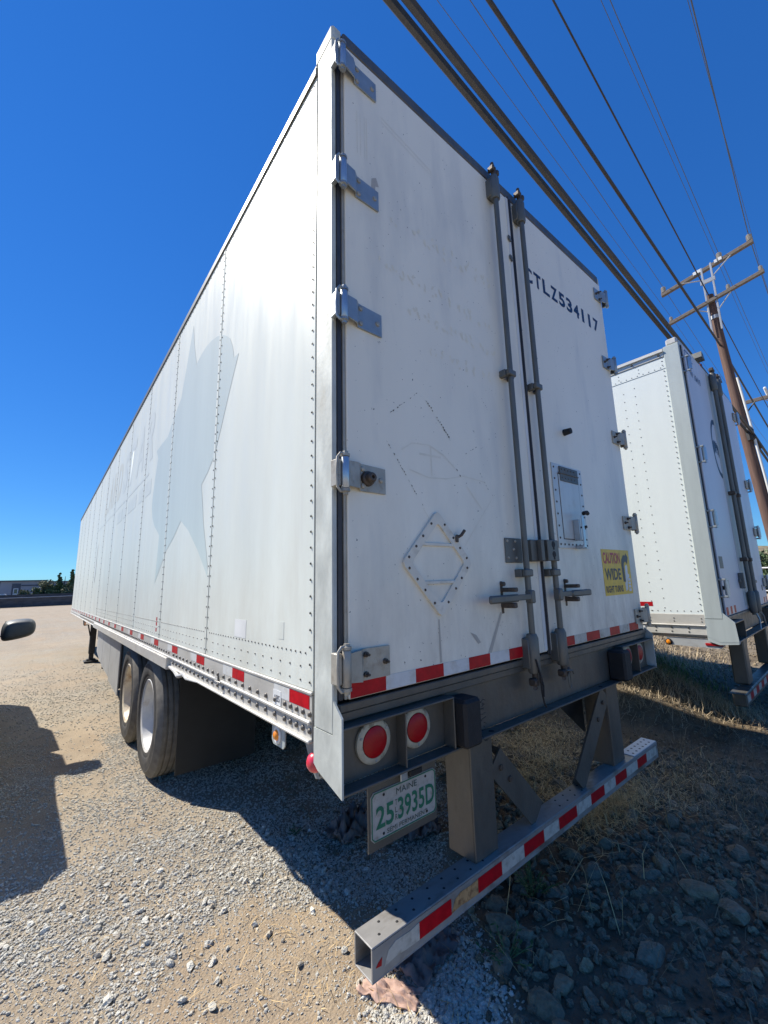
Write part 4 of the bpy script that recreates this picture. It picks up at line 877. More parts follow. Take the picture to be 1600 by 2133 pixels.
# underside
m_=MB()
y=.45
while y<15.8: m_.box(.05,Wd-.05,y,y+.05,1.04,1.129); y+=.305
m_.build('cross_members',M['under'],T)
m_=MB()
for x in (.80,1.70): m_.box(x,x+.10,1.6,7.5,.80,1.035)
m_.prism([(1.50,.925),(1.90,.925),(1.90,.62)],1,.16,.17); m_.build('slider_rail',M['under'],T)
m_=MB(); m_.box(.6,2.0,.62,.72,.70,1.03); m_.tube([(.62,.55,.95),(.58,.55,.7),(.66,.6,.55),(.60,.7,.75),(.7,.8,.95)],.012,6); m_.tube([(.75,.6,.98),(.7,.65,.66),(.82,.7,.6),(.9,.8,.9)],.010,6); m_.build('air_hoses',M['under'],T)
for yy in (3.30,4.48):
    m_=MB(); m_.tube([(.12,yy,.505),(Wd-.12,yy,.505)],.065,14); m_.box(.78,.92,yy-.3,yy+.3,.52,.80,.03); m_.box(1.68,1.82,yy-.3,yy+.3,.52,.80,.03); m_.build('axle',M['under'],T,smooth=False)
w1=wheel_proto(T,M['rim'],.165,3.30); 
w2=wheel_proto(T,M['rim_rust'],.165,4.48); w2['label']='rust stained outer wheel'
for yy in (3.30,4.48):
    c=dup(w1,T,(.505,yy,.505)); c=dup(w1,T,(Wd-.505,yy,.505)); c=dup(w1,T,(Wd-.165,yy,.505)); c.rotation_euler=(0,0,PI)
for a,b in ((.135,.76),(Wd-.76,Wd-.135)):
    m_=MB(); m_.prism([(a,.17),(b,.17),(b,.99),(a,.99)],1,2.640,2.648); m_.build('mud_flap',M['flap'],T); m_=MB(); m_.box(a-.01,b+.01,2.62,2.66,.985,1.02,.004); m_.build('flap_hanger',M['under'],T)
    m_=MB(); m_.prism([(a,.35),(b,.35),(b,.99),(a,.99)],1,5.20,5.208); m_.build('mud_flap',M['flap'],T)
# side skirt panels
ys=[5.28,6.25,7.2,8.05]
for i,(a,b) in enumerate(zip(ys[:-1],ys[1:])):
    zl=[.40,.48,.62][i]; zr=[.34,.43,.5][i]
    m_=MB(); m_.prism([(a,1.02),(b-.02,1.02),(b-.02,zl),(a+.3,zr+.02),(a,zr)],0,.04,.052); m_.build('side_skirt',M['skirt'],T)
    m_=MB(); m_.box(.0525,.075,a+.0,a+.03,.42,1.02); m_.build('skirt_bracket',M['under'],T)
# landing gear
for x in (.20,Wd-.32):
    m_=MB(); m_.box(x,x+.12,11.6,11.72,.20,1.03,.01); m_.box(x+.015,x+.105,11.615,11.705,.06,.20,.005); lg=m_.build('landing_leg',M['under'],T); m_=MB(); m_.box(x-.08,x+.20,11.50,11.82,.02,.05,.01); m_.box(x-.03,x+.15,11.58,11.74,.05,.085,.01); m_.build('foot',M['under'],lg)
m_=MB(); m_.tube([(.20,11.6,.62),(.14,11.55,.88),(.06,11.55,.88)],.016,6); m_.tube([(.06,11.55,.88),(.05,11.62,1.0)],.014,6); m_.tube([(.52,11.66,.70),(Wd-.52,11.66,.70)],.022,8); m_.tube([(.46,11.66,.35),(.9,12.6,1.0)],.025,6); m_.build('crank',M['under'],T)
m_=MB(); m_.box(.3,Wd-.3,10.2,11.1,.55,.98,.02); m_.build('tyre_carrier',M['under'],T)
m_=MB(); m_.lathe((.05,11.0,.95),(-1,0,0),[(0,.04),(.02,.03)],10); m_.build('amber_marker_lamp',M['lens_amber'],T)

# ================================================================ SECOND TRAILER
T2=empty('semi_trailer',(4.159,-.134,0),.030,label='second white box trailer with pale green corner post, standing right of the CTLZ trailer',cat='trailer',group='white box trailers parked side by side')
W2=2.56; L2=16.0; H2=4.09
pitch2,seams2=box_shell(T2,L2,W2,H2,M['side2'],M['door2'],12,off=.150,zb=1.18,zt=3.80)
m_=MB(); m_.box(-.004,.02,.15,L2,3.80,3.93,.002); m_.build('top_panel',M['side2'],T2)
m_=MB(); m_.box(-.012,.03,.15,L2,3.935,4.00,.004); m_.box(-.030,-.0125,.15,L2,3.985,4.00,.003); m_.box(-.014,.04,.15,L2,4.0005,4.03,.004); m_.build('top_rail',M['alu'],T2)
m_=MB(); m_.box(-.006,.02,.15,L2,1.08,1.1795,.002); m_.box(-.020,.0,.15,L2,1.066,1.0795,.004); m_.prism([(-.004,1.065),(-.010,.985),(.03,.950),(.03,1.065)],1,.15,L2); m_.build('bottom_rail',M['alu'],T2)
rv=MB()
for s in [.55]+seams2[:3]:
    z=1.24
    while z<3.75:
        rv.lathe((0,s-.06,z),(-1,0,0),[(0,.006),(.003,.004)],5); rv.lathe((0,s+.06,z-.03),(-1,0,0),[(0,.006),(.003,.004)],5); z+=.098
z=1.22
while z<3.9: rv.lathe((-.002,.172,z),(-1,0,0),[(0,.006),(.004,.004)],5); z+=.058
y=.2
while y<4: rv.lathe((0,y,1.21),(-1,0,0),[(0,.006),(.003,.004)],5); rv.lathe((-.004,y,3.82),(-1,0,0),[(0,.006),(.003,.004)],5); y+=.06 if y<1.5 else .12
for y in (.18,.42,.64):
    for z in (1.14,1.11): rv.lathe((-.006,y,z),(-1,0,0),[(0,.007),(.004,.004)],5)
    for z in (3.89,3.845): rv.lathe((-.004,y,z),(-1,0,0),[(0,.006),(.003,.004)],5)
rv.build('side_rivets',M['rivet'],T2,kind='stuff')
mb=MB()
for y in (.30,.45,.60):
    for z in (1.045,1.008): mb.lathe((-.006,y,z),(-1,0,0),[(0,.010),(.007,.006)],7)
for y in (.2,.48): mb.lathe((-.012,y,3.965),(-1,0,0),[(0,.014),(.01,.008)],7)
mb.build('rail_rivets',M['rivet_dark'],T2)
for y in (.60,4.2,7.8):
    m_=MB(); m_.box(-.0012,0,y,y+.17,1.255,1.300); m_.build('red_tape',M['red'],T2); m_=MB(); m_.box(-.0012,0,y+.1705,y+.34,1.255,1.300); m_.build('white_tape',M['wtape'],T2)
m_=MB(); m_.box(-.0120,-.0105,.70,.82,1.0,1.055); m_.build('sticker',M['stwhite'],T2)
# posts, header, doors
for sgn in (0,1):
    f=(lambda v: v) if sgn==0 else (lambda v: W2-v)
    m_=MB(); m_.box(f(-.014),f(.03),.0,.150,1.14,4.04,.006); m_.build('corner_post',M['galv2'],T2)
    m_=MB(); m_.box(f(-.008),f(.06),.012,.12,4.0405,4.115,.014); m_.build('post_cap',M['alu'],T2)
    m_=MB(); m_.prism([(.150,1.139),(.004,1.139),(-.002,1.20),(-.085,1.115),(-.095,.935),(.05,.925),(.150,.975)],0,f(-.014),f(-.006)); m_.prism([(.150,.974),(.05,.9245),(-.095,.9345),(-.09,.915),(.06,.90),(.150,.93)],0,f(-.012),f(.05)); m_.build('sill_end_plate',M['galv2'],T2)
m_=MB(); m_.box(.032,W2-.032,.0,.10,4.03,4.085,.006); m_.build('header',M['galv2'],T2)
m_=MB(); m_.box(.0305,.052,-.010,.04,1.16,4.02,.004); m_.build('door_seal',M['seal'],T2); m_=MB(); m_.box(W2-.052,W2-.0305,-.010,.04,1.16,4.02,.004); m_.build('door_seal',M['seal'],T2)
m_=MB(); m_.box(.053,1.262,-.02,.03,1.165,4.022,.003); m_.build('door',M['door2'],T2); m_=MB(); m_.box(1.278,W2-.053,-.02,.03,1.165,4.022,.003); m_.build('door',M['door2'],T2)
m_=MB(); m_.box(1.263,1.277,-.03,.02,1.16,4.02,.003); m_.build('centre_seal',M['seal'],T2)
m_=MB(); m_.box(.98,1.262,-.0225,-.0203,1.21,4.0); m_.build('overlap_strip',M['galv2'],T2)
for z in (3.781,2.776,2.109,1.432):
    for s,x0 in ((1,.02),(-1,W2-.02)):
        X=lambda v: x0+s*v
        m_=MB(); m_.box(X(-.012),X(.004),-.066,.0,z-.090,z-.072,.003); m_.box(X(-.012),X(.004),-.066,.0,z+.072,z+.090,.003); m_.tube([(X(.0),-.060,z-.080),(X(.03),-.060,z-.080)],.007,6); m_.tube([(X(.0),-.060,z+.080),(X(.03),-.060,z+.080)],.007,6); h=m_.build('hinge',M['hinge'],T2)
        m_=MB(); m_.lathe((X(.026),-.058,z-.068),(0,0,1),[(0,.020),(.136,.020)],12); m_.lathe((X(.026),-.058,z-.095),(0,0,1),[(0,.012),(.19,.012)],8); m_.build('hinge_barrel',M['zinc'],h,smooth=True)
        if s<0:
            m_=MB(); m_.box(X(.03),X(.20),-.040,-.022,z-.055,z+.055,.004); m_.build('hinge_strap',M['hinge_old'],h)
m_=MB(); m_.lathe((.075,-.04,1.432),(0,-1,0),[(-.02,.02),(.015,.018)],10); m_.build('rubber_stop',M['rubber'],T2)
for x in (1.135,1.395):
    ro=MB(); ro.tube([(x,-.065,1.1),(x,-.065,4.0)],.022,12); rod=ro.build('lock_rod',M['cable'] if False else M['rod'],T2,smooth=True)
    for z0,z1 in ((1.12,1.36),(3.80,4.03)): s=MB(); s.lathe((x,-.062,z0),(0,0,1),[(0,.03),(.02,.038),(z1-z0-.02,.038),(z1-z0,.026)],10); s.build('rod_sleeve',M['rod'],rod,smooth=True)
    for z in (2.5,1.72): s=MB(); s.box(x-.04,x+.035,-.092,-.02,z-.022,z+.022,.006); s.build('rod_guide',M['bolt'],rod)
    s=MB(); s.lathe((x,-.065,4.03),(0,0,1),[(0,.018),(.05,.017)],8); s.box(x-.04,x-.01,-.09,-.04,4.05,4.095,.008); s.box(x+.01,x+.04,-.09,-.04,4.045,4.085,.008); s.build('cam',M['bolt'],rod)
m_=MB(); m_.box(.82,1.0,-.045,-.025,1.465,1.50,.005); m_.box(.86,.89,-.07,-.02,1.40,1.57,.006); m_.box(1.55,1.75,-.05,-.03,1.44,1.475,.005); m_.build('handle',M['rod'],T2)
m_=MB(); m_.tube([(1.66+.03*math.cos(a),-.03,1.60+.025*math.sin(a)) for a in [i*PI/5 for i in range(11)]],.007,5); m_.build('pull_ring',M['bolt'],T2)
m_=MB(); m_.tube([(1.13,-.08,1.12),(1.14,-.10,1.05),(1.12,-.1,.98),(1.1,-.1,.945)],.010,5); m_.tube([(1.40,-.08,1.12),(1.44,-.10,1.06),(1.46,-.1,1.0),(1.5,-.1,.95)],.010,5); m_.build('chain',M['hinge'],T2)
# roof spoilers
for x in (.66,1.55):
    m_=MB(); m_.prism([(x,4.086),(x+.16,4.086),(x+.10,4.150),(x+.02,4.158)],1,-.07,.04); m_.build('vortex_fin',M['rod'],T2)
m_=MB(); m_.lathe((.95,.02,4.10),(0,-1,0),[(0,.025),(.02,.025),(.03,.015)],12); m_.build('top_marker_lamp',M['lens_dark'],T2,smooth=True)
# prints on the doors
text_mesh('CTLZ','trailer_number',.30,.09,rearface(.085,3.90,-.0212),M['ink'],T2,bold=.01); text_mesh('W 10419','trailer_number',.42,.085,rearface(.20,3.70,-.0212),M['ink'],T2,bold=.01)
m_=MB(); m_.box(.10,.25,-.0215,-.0203,1.62,1.74); m_.build('sticker',M['rod'],T2,label='grey green plate on the left door'); m_=MB(); m_.box(.20,.36,-.0215,-.0203,1.42,1.50); m_.build('sticker',M['green'],T2,label='small green sticker')
m_=MB(); m_.box(2.20,2.28,-.0215,-.0203,1.33,1.40); m_.build('sticker',M['rod'],T2)
eg=[]
for i in range(28):
    a=2*PI*i/28; eg.append((.95+.24*math.cos(a),3.02+.36*math.sin(a)))
ei=[(.95+(p[0]-.95)*.84,3.02+(p[1]-3.02)*.84) for p in eg]
m_=MB(); ring_poly(m_,eg,ei,-.0216,-.0203); m_.build('oval_emblem',M['stblack'],T2)
m_=MB(); r_=random.Random(3)
for k in range(8):
    x=.74+k*.052; z=2.93+.02*math.sin(k); m_.box(x,x+.016,-.0216,-.0203,z,z+.15); m_.box(x+.0162,x+.040,-.0216,-.0203,z+r_.choice((0,.065,.13)),z+r_.choice((.02,.085,.15))+.0001)
m_.build('worn_lettering',M['stblack'],T2,kind='stuff')
red=True
for i in range(5): 
    m_=MB(); m_.box(.07+i*.085,.07+(i+1)*.085-.001,-.0216,-.0203,1.172,1.245); m_.build('red_tape' if red else 'white_tape',M['red'] if red else M['wtape'],T2); red=not red
for i in range(4):
    m_=MB(); m_.box(2.12+i*.085,2.12+(i+1)*.085-.001,-.0216,-.0203,1.172,1.245); m_.build('red_tape' if red else 'white_tape',M['red'] if red else M['wtape'],T2); red=not red
# sill, light boxes, bumper
m_=MB(); m_.box(.0,W2,.004,.12,.95,1.155); m_.box(.0,W2,-.03,.0035,1.135,1.162,.003); m_.box(-.005,W2+.005,-.090,.0035,.925,.940,.002); m_.build('rear_sill',M['sill'],T2)
for sgn in (0,1):
    f=(lambda v: v) if sgn==0 else (lambda v: W2-v)
    m_=MB(); m_.box(f(.0),f(.42),-.085,.0036,1.100,1.112,.002); m_.box(f(.41),f(.42),-.085,.0036,.941,1.0995,.002); m_.build('light_box',M['sill'],T2)
    m_=MB(); m_.box(f(.02),f(.40),-.002,.0034,.945,1.095); m_.build('light_recess',M['rubber'],T2)
m_=MB(); m_.box(.10,W2-.10,-.06,.05,.34,.46,.01); gd2=m_.build('bumper_bar',M['sill'],T2)
m_=MB(); m_.box(.02,.36,-.065,.06,.462,.468,.002); m_.build('step_plate',M['sill'],gd2)
red=False; x=.12
while x<2.4:
    m_=MB(); m_.box(x,x+.149,-.0614,-.0602,.375,.435); m_.build('red_tape' if red else 'white_tape',M['red'] if red else M['wtape_dirty'],gd2); red=not red; x+=.15
for a,b in ((.50,.68),(1.88,2.06)):
    m_=MB(); m_.box(a,b,-.03,.10,.4605,.9245,.012); m_.build('bumper_post',M['sill'],T2)
m_=MB(); m_.prism([(.70,.9245),(1.0,.9245),(.70,.70)],1,.0,.01); m_.build('gusset',M['sill'],T2)
# marker lamp bracket below the rail
m_=MB(); m_.prism([(.02,.949),(.52,.949),(.52,.90),(.48,.872),(.06,.86),(.02,.90)],0,.010,.016); m_.build('lamp_bracket',M['skirt'],T2)
m_=MB(); m_.lathe((.009,.50,.900),(-1,0,0),[(0,.034),(.006,.033),(.012,.026)],18); m_.build('lamp_ring',M['rubber'],T2,smooth=True); m_=MB(); m_.lathe((-.002,.50,.900),(-1,0,0),[(0,.022),(.010,.018),(.014,.006)],16); m_.build('amber_marker_lamp',M['lens_amber'],T2,smooth=True)
m_=MB(); m_.box(.002,.010,.04,.18,.885,.91,.003); m_.build('red_marker_lamp',M['lens_red'],T2)
m_=MB(); y=.45
while y<15.5: m_.box(.05,W2-.05,y,y+.05,1.04,1.129); y+=.305
m_.box(.8,.9,1.6,7.5,.80,1.035); m_.box(1.66,1.76,1.6,7.5,.80,1.035); m_.build('cross_members',M['under'],T2)
for yy in (4.3,5.5):
    m_=MB(); m_.tube([(.12,yy,.505),(W2-.12,yy,.505)],.065,12); m_.build('axle',M['under'],T2)
    for x in (.165,.505): dup(w1,T2,(x,yy,.505))
    for x in (W2-.165,W2-.505): c=dup(w1,T2,(x,yy,.505)); c.rotation_euler=(0,0,PI)
for x in (.40,W2-.52):
    m_=MB(); m_.box(x,x+.12,12,12.12,.05,1.03,.01); m_.box(x-.08,x+.20,11.9,12.22,.02,.05); m_.build('landing_leg',M['under'],T2)

# ================================================================ PARKED PICKUP (its mirror is in view at the left edge)
CR=empty('parked_car',(-2.12,5.55,0),R(3.2),label='dark pickup truck facing the camera at the left edge, only its door mirror in view',cat='car')
prof=[(-2.62,.42),(-2.70,.62),(-2.68,1.02),(-2.50,1.16),(-1.05,1.24),(-.42,1.74),(.05,1.82),(1.10,1.80),(1.55,1.70),(1.72,1.28),(2.75,1.26),(2.82,.95),(2.80,.55),(2.5,.42)]
bm=bmesh.new(); sec=[]
for xx,ins in ((-.96,0),(.96,0)):
    sec.append([bm.verts.new((xx*(.93 if z>1.3 else 1.0)*(.86 if z>1.6 else 1) ,y,z)) for y,z in prof])
n=len(prof); bm.faces.new(sec[0][::-1]); bm.faces.new(sec[1])
for i in range(n): bm.faces.new((sec[0][i],sec[0][(i+1)%n],sec[1][(i+1)%n],sec[1][i]))
bmesh.ops.recalc_face_normals(bm,faces=bm.faces); bmesh.ops.bevel(bm,geom=bm.edges[:],offset=.07,segments=3,affect='EDGES',profile=.6)
me=bpy.data.meshes.new('car_body'); bm.to_mesh(me); bm.free(); me.materials.append(M['carpaint']); me.polygons.foreach_set('use_smooth',[True]*len(me.polygons)); cb=bpy.data.objects.new('car_body',me); COL.objects.link(cb); cb.parent=CR
m_=MB(); m_.add([(-.72,-.98,1.30),(.72,-.98,1.30),(.62,-.46,1.70),(-.62,-.46,1.70),(-.72,-.94,1.28),(.72,-.94,1.28),(.62,-.42,1.68),(-.62,-.42,1.68)],[(0,1,2,3),(4,5,6,7),(0,1,5,4),(2,3,7,6),(1,2,6,5),(0,3,7,4)]); m_.build('windscreen',M['glass'],CR)
for s in (-1,1):
    for y0,y1 in ((-.75,.35),(.42,1.45)):
        m_=MB(); m_.prism([(y0+.1,1.32),(y1,1.32),(y1-.1,1.66),(y0+.35 if y0<0 else y0+.05,1.66)],0,s*.80,s*.905); m_.build('side_window',M['glass'],CR)
    for y0,y1 in ((-.80,.38),(.40,1.62)): m_=MB(); m_.box(s*.945,s*.972,y0,y1,.50,1.26,.02); d_=m_.build('car_door',M['carpaint'],CR); m_=MB(); m_.box(s*.973,s*.99,y1-.2,y1-.05,1.10,1.13,.008); m_.build('handle',M['carplastic'],d_)
    m_=MB(); m_.box(s*.52,s*.90,-2.74,-2.55,.82,1.02,.03); m_.build('headlight',M['bulb'],CR)
m_=MB(); m_.box(-.48,.48,-2.745,-2.6,.62,1.0,.03); m_.build('grille',M['carplastic'],CR); m_=MB(); m_.box(-.94,.94,-2.80,-2.5,.42,.60,.05); m_.build('front_bumper',M['carplastic'],CR)
for y in (-1.75,1.75):
    for s in (-1,1):
        m_=MB(); m_.lathe((s*.86,y,.385),(s,0,0),[(-.12,.24),(-.12,.36),(-.09,.385),(.09,.385),(.12,.36),(.125,.25),(.10,.24),(.06,.10),(.08,.03)],32); m_.build('car_wheel',M['tyre'],CR,smooth=True)
def mirror(s):
    # housing: rounded shell built from stacked rounded sections
    V=[];F=[]; sec=[(-.115,.70,.62),(-.095,.88,.84),(-.06,.97,.96),(0,1,1),(.045,.985,.99),(.06,.95,.95)]
    shape=[(-.13,-.105),(-.10,-.118),(.06,-.090),(.115,-.065),(.135,-.02),(.135,.045),(.115,.090),(.07,.110),(-.06,.105),(-.12,.085),(-.14,.03),(-.142,-.06)]
    for (d,a,b) in sec:
        for (u,v) in shape: V.append((s*(1.165+u*a*1.0),-.62+d*1.7,1.245+v*b*1.0))
    n=len(shape)
    for k in range(len(sec)-1):
        for i in range(n): F.append((k*n+i,k*n+(i+1)%n,(k+1)*n+(i+1)%n,(k+1)*n+i))
    F += [tuple(range(n)),tuple((len(sec)-1)*n+i for i in range(n))]
    mb=MB(); mb.add(V,F); mo=mb.build('door_mirror',M['carplastic'],CR,smooth=True)
    sb=mo.modifiers.new('smooth','SUBSURF'); sb.levels=1; sb.render_levels=2
    m_=MB(); m_.tube([(s*.90,-.61,1.17),(s*1.06,-.61,1.19)],.007,6); m_.build('mirror_arm',M['carplastic'],mo)
    m_=MB(); m_.box(s*1.05,s*1.26,-.515,-.510,1.16,1.33,.001); m_.build('mirror_glass',M['glass'],mo)
mirror(1); mirror(-1)

# ================================================================ UTILITY POLE, CROSSARMS, WIRES
wa=R(2.0); wd=Vector((math.cos(wa),math.sin(wa),0)); wn_=Vector((-wd.y,wd.x,0))
azp=R(9.3); P0=Vector((-.77755+17*math.cos(azp),-1.29283+17*math.sin(azp),0))
UP=empty('utility_pole',tuple(P0),wa,label='brown wooden utility pole with two crossarms behind the second trailer',cat='pole')
# local axes: x along wires, y = across
m_=MB(); m_.tube([(0,-.58,0),(0,-.30,4.5),(0,-.10,8.0),(0,.06,11.15)],[.17,.155,.138,.125],14); m_.build('trunk',M['wood'],UP,smooth=True)
m_=MB(); m_.box(-.07,.07,-1.34,1.46,12.12,12.25,.01); 
arm_t=m_.build('crossarm',M['arm'],UP); arm_t.rotation_euler=(R(-8.6),0,0) if False else (0,0,0)
for v in arm_t.data.vertices: v.co.z += -(v.co.y-.06)*.155
m_=MB(); m_.box(-.25,-.13,-1.46,1.32,10.80,10.92,.01); arm_b=m_.build('crossarm',M['arm'],UP)
for v in arm_b.data.vertices: v.co.z += -(v.co.y+.06)*.17
def brace(pts,w=.02): 
    m_=MB(); m_.tube(pts,w,4); m_.build('brace',M['brace'],UP)
m_=MB(); m_.box(-.20,-.17,.10,.16,9.6,12.2,.01); m_.box(-.20,-.17,-.18,-.12,9.7,12.25,.01); m_.box(-.205,-.155,-.22,.22,11.55,11.70,.01); m_.build('pole_extension',M['brace'],UP)
brace([(-.14,-.72,12.2),(-.18,-.15,11.72)]); brace([(-.14,.75,11.98),(-.18,.14,11.72)]); brace([(-.22,-.55,10.85),(-.18,-.16,10.45)]); brace([(-.22,.50,10.72),(-.18,.15,10.5)])
m_=MB(); m_.lathe((0,.01,10.2),(0,0,1),[(0,.152),(.13,.150)],14); m_.build('pole_band',M['brace'],UP)
m_=MB()
for y,z in ((.35,12.22),(.22,12.24),(-.30,12.32),(-.42,12.34)): m_.box(-.085,-.0705,y-.05,y+.05,z-.10,z+.02,.004)
m_.build('arm_tags',M['stwhite'],UP)
def insulator(y,z,r=.085,h=.23,x=0):
    m_=MB(); pr=[(0,r*.5)]
    for k in range(5): pr += [(h*(k+.2)/5,r),(h*(k+.75)/5,r*.82)]
    pr += [(h,r*.5)]; m_.lathe((x,y,z),(0,0,1),pr,14); m_.build('insulator',M['insul'],UP,smooth=False)
for y,z in ((1.38,12.05),(-.40,12.33),(-1.25,12.46)): insulator(y,z)
for y,z in ((1.25,10.71),(-.50,11.0),(-1.38,11.15)): insulator(y,z,.06,.16,-.19)
m_=MB(); m_.tube([(-.06,-.62,2.0),(-.06,-.50,4.5),(-.06,-.40,6.2),(-.06,-.28,7.9)],.036,10); m_.build('riser_conduit',M['conduit'],UP)
m_=MB(); m_.lathe((-.1,-.33,5.7),(0,0,1),[(0,.10),(.35,.12),(.45,.05)],8); m_.tube([(-.1,-.3,6.2),(-.1,-.42,5.8),(.3,-.5,5.5)],.06,7); m_.tube([(0,-.30,6.6),(0,-.55,6.9),(0,-.60,6.95)],.02,6); m_.build('cable_clamp',M['cable'],UP)
def wire(name,u,za,zb,r,material,label,sag=.0,ang=2.0,s0=-60,s1=55,zend=None):
    a=R(ang); d=Vector((math.cos(a),math.sin(a),0)); A=P0+wn_*u; pts=[]
    N_=26
    for i in range(N_+1):
        t=i/N_; s=s0*(1-t)
        pts.append(A+d*s+Vector((0,0,za+(zb-za)*(-s/16.0)*(1 - max(0,(-s-16))/120) - sag*4*t*(1-t)*0)))
    if s1>0:
        for i in range(1,12):
            t=i/11; s=s1*t; pts.append(A+wd*s+Vector((0,0,za-.9*4*t*(1-t)-.4*t)))
    m_=MB(); m_.tube([tuple(p) for p in pts],r,6); o=m_.build(name,material,None,smooth=True,label=label,cat='cable',group='overhead power lines')
    return o
wire('power_cable',-.42,5.90,6.08,.040,M['cable'],'lower of the two thick black cables crossing above the trailer roof')
wire('power_cable',-.29,5.98,6.16,.040,M['cable'],'upper of the two thick black cables crossing above the trailer roof')
wire('power_line',-.01,9.17,8.85,.032,M['cable'],'twisted medium black cable between the thick cables and the thin wire',ang=2.0)
wire('power_line',.06,11.12,12.1,.018,M['cable'],'thin dark wire running to the bare top of the pole')
wire('power_line',1.38,12.30,13.0,.009,M['wire'],'faint wire to the left end of the upper crossarm')
wire('power_line',-.40,12.56,13.9,.009,M['wire'],'faint wire to the middle insulator of the upper crossarm')
wire('power_line',-1.25,12.70,13.2,.014,M['wire'],'faint wire to the right end of the upper crossarm',ang=4.2)
wire('power_line',1.25,10.9,11.3,.006,M['wire'],'hair thin wire to the left end of the lower crossarm')
wire('power_line',-.50,11.2,12.3,.006,M['wire'],'hair thin wire to the middle of the lower crossarm')
wire('power_line',-1.38,11.3,12.6,.006,M['wire'],'hair thin wire to the right end of the lower crossarm',ang=3.2)
# second pole further on, arm reaching into view
UQ=empty('utility_pole',(P0.x+14,P0.y-.30,0),wa,label='far crossarm with strings of pale insulators right of the tall pole',cat='pole')
m_=MB(); m_.tube([(0,0,0),(0,0,12.5)],[.2,.15],12); m_.build('trunk',M['wood'],UQ,smooth=True)
m_=MB(); m_.box(-.08,.08,-1.5,1.9,11.4,11.6,.01); m_.build('crossarm',M['arm'],UQ)
m_=MB(); m_.tube([(-.1,1.2,11.5),(-.1,.1,10.6)],.03,5); m_.build('brace',M['arm'],UQ)
for sx in (-1,1):
    m_=MB(); pr=[]
    for k in range(8): pr += [(k*.13,.035),(k*.13+.04,.075),(k*.13+.08,.035)]
    m_.lathe((sx*.25,.85,11.55),(sx,0,.12),pr,10); m_.build('strain_insulator',M['stwhite'],UQ,smooth=True)

# ================================================================ BACKGROUND LEFT
BL=empty('industrial_building',(-3.5,110,0),label='low blue grey building with a dark roof edge beyond the trees at left',cat='building')
m_=MB(); m_.box(-30,-3.2,0,20,0,4.35); m_.box(-3.2,3.2,-.6,20,0,4.62); m_.box(3.2,30,.3,20,0,4.45); m_.build('wall',M['bldg'],BL)
m_=MB(); m_.box(-30,-3.25,-.3,20,4.351,4.55); m_.box(-3.45,3.45,-1.0,20,4.621,4.82); m_.box(3.5,30,.0,20,4.451,4.6); m_.build('roof',M['bldgroof'],BL)
m_=MB(); m_.box(-1.6,-.35,-.66,-.602,0.5,4.2); m_.build('recess_panel',M['bldgroof'],BL); m_=MB(); m_.box(-1.35,-.65,-.72,-.661,2.0,3.3); wf=m_.build('window',M['bldgtrim'],BL); m_=MB(); m_.box(-1.22,-.78,-.76,-.721,2.15,3.15); m_.build('pane',M['glass'],wf)
m_=MB(); m_.box(-.3,3.0,-.68,-.602,3.7,3.95); m_.build('fascia_band',M['bldgroof'],BL)
WL=empty('boundary_fence',(0,92,0),label='dark low slatted fence with a pale top rail at the far edge of the yard',cat='fence')
for i in range(22):
    x=-33+i*3.0
    m_=MB(); m_.box(x,x+2.96,-.05,.03,.02,1.45+.04*math.sin(i*2.3)); m_.build('fence_panel',M['wall_dark'],WL)
m_=MB(); m_.tube([(-33,-.12,1.50),(5,-.12,1.56),(33,-.12,1.6)],.045,5); m_.build('rail',M['railp'],WL)
for i in range(12): 
    m_=MB(); m_.box(-33+i*6,-32.9+i*6,-.10,.0,0,1.9); m_.build('fence_post',M['wall_dark'],WL)
m_=MB(); m_.box(-40,40,96,97,0,2.05); hd=m_.build('hedge_bank',M['wall_dark'],None,label='dark bank behind the far fence',kind='structure')
for x,lbl in ((-5.8,'leftmost white car roof behind the far fence'),(-4.0,'middle white car roof behind the far fence'),(-1.6,'rightmost white car roof behind the far fence')):
    CRt=empty('parked_car',(x,99,0),label=lbl,cat='car',group='white cars behind the far fence'); m_=MB(); m_.prism([(-.8,1.0),(-.7,1.9),(-.3,2.28),(.3,2.28),(.7,1.95),(.8,1.0)],1,0,1.6); m_.box(-.85,.85,-1,2.6,.3,1.2,.1); m_.build('car_body',M['whitebox'],CRt)
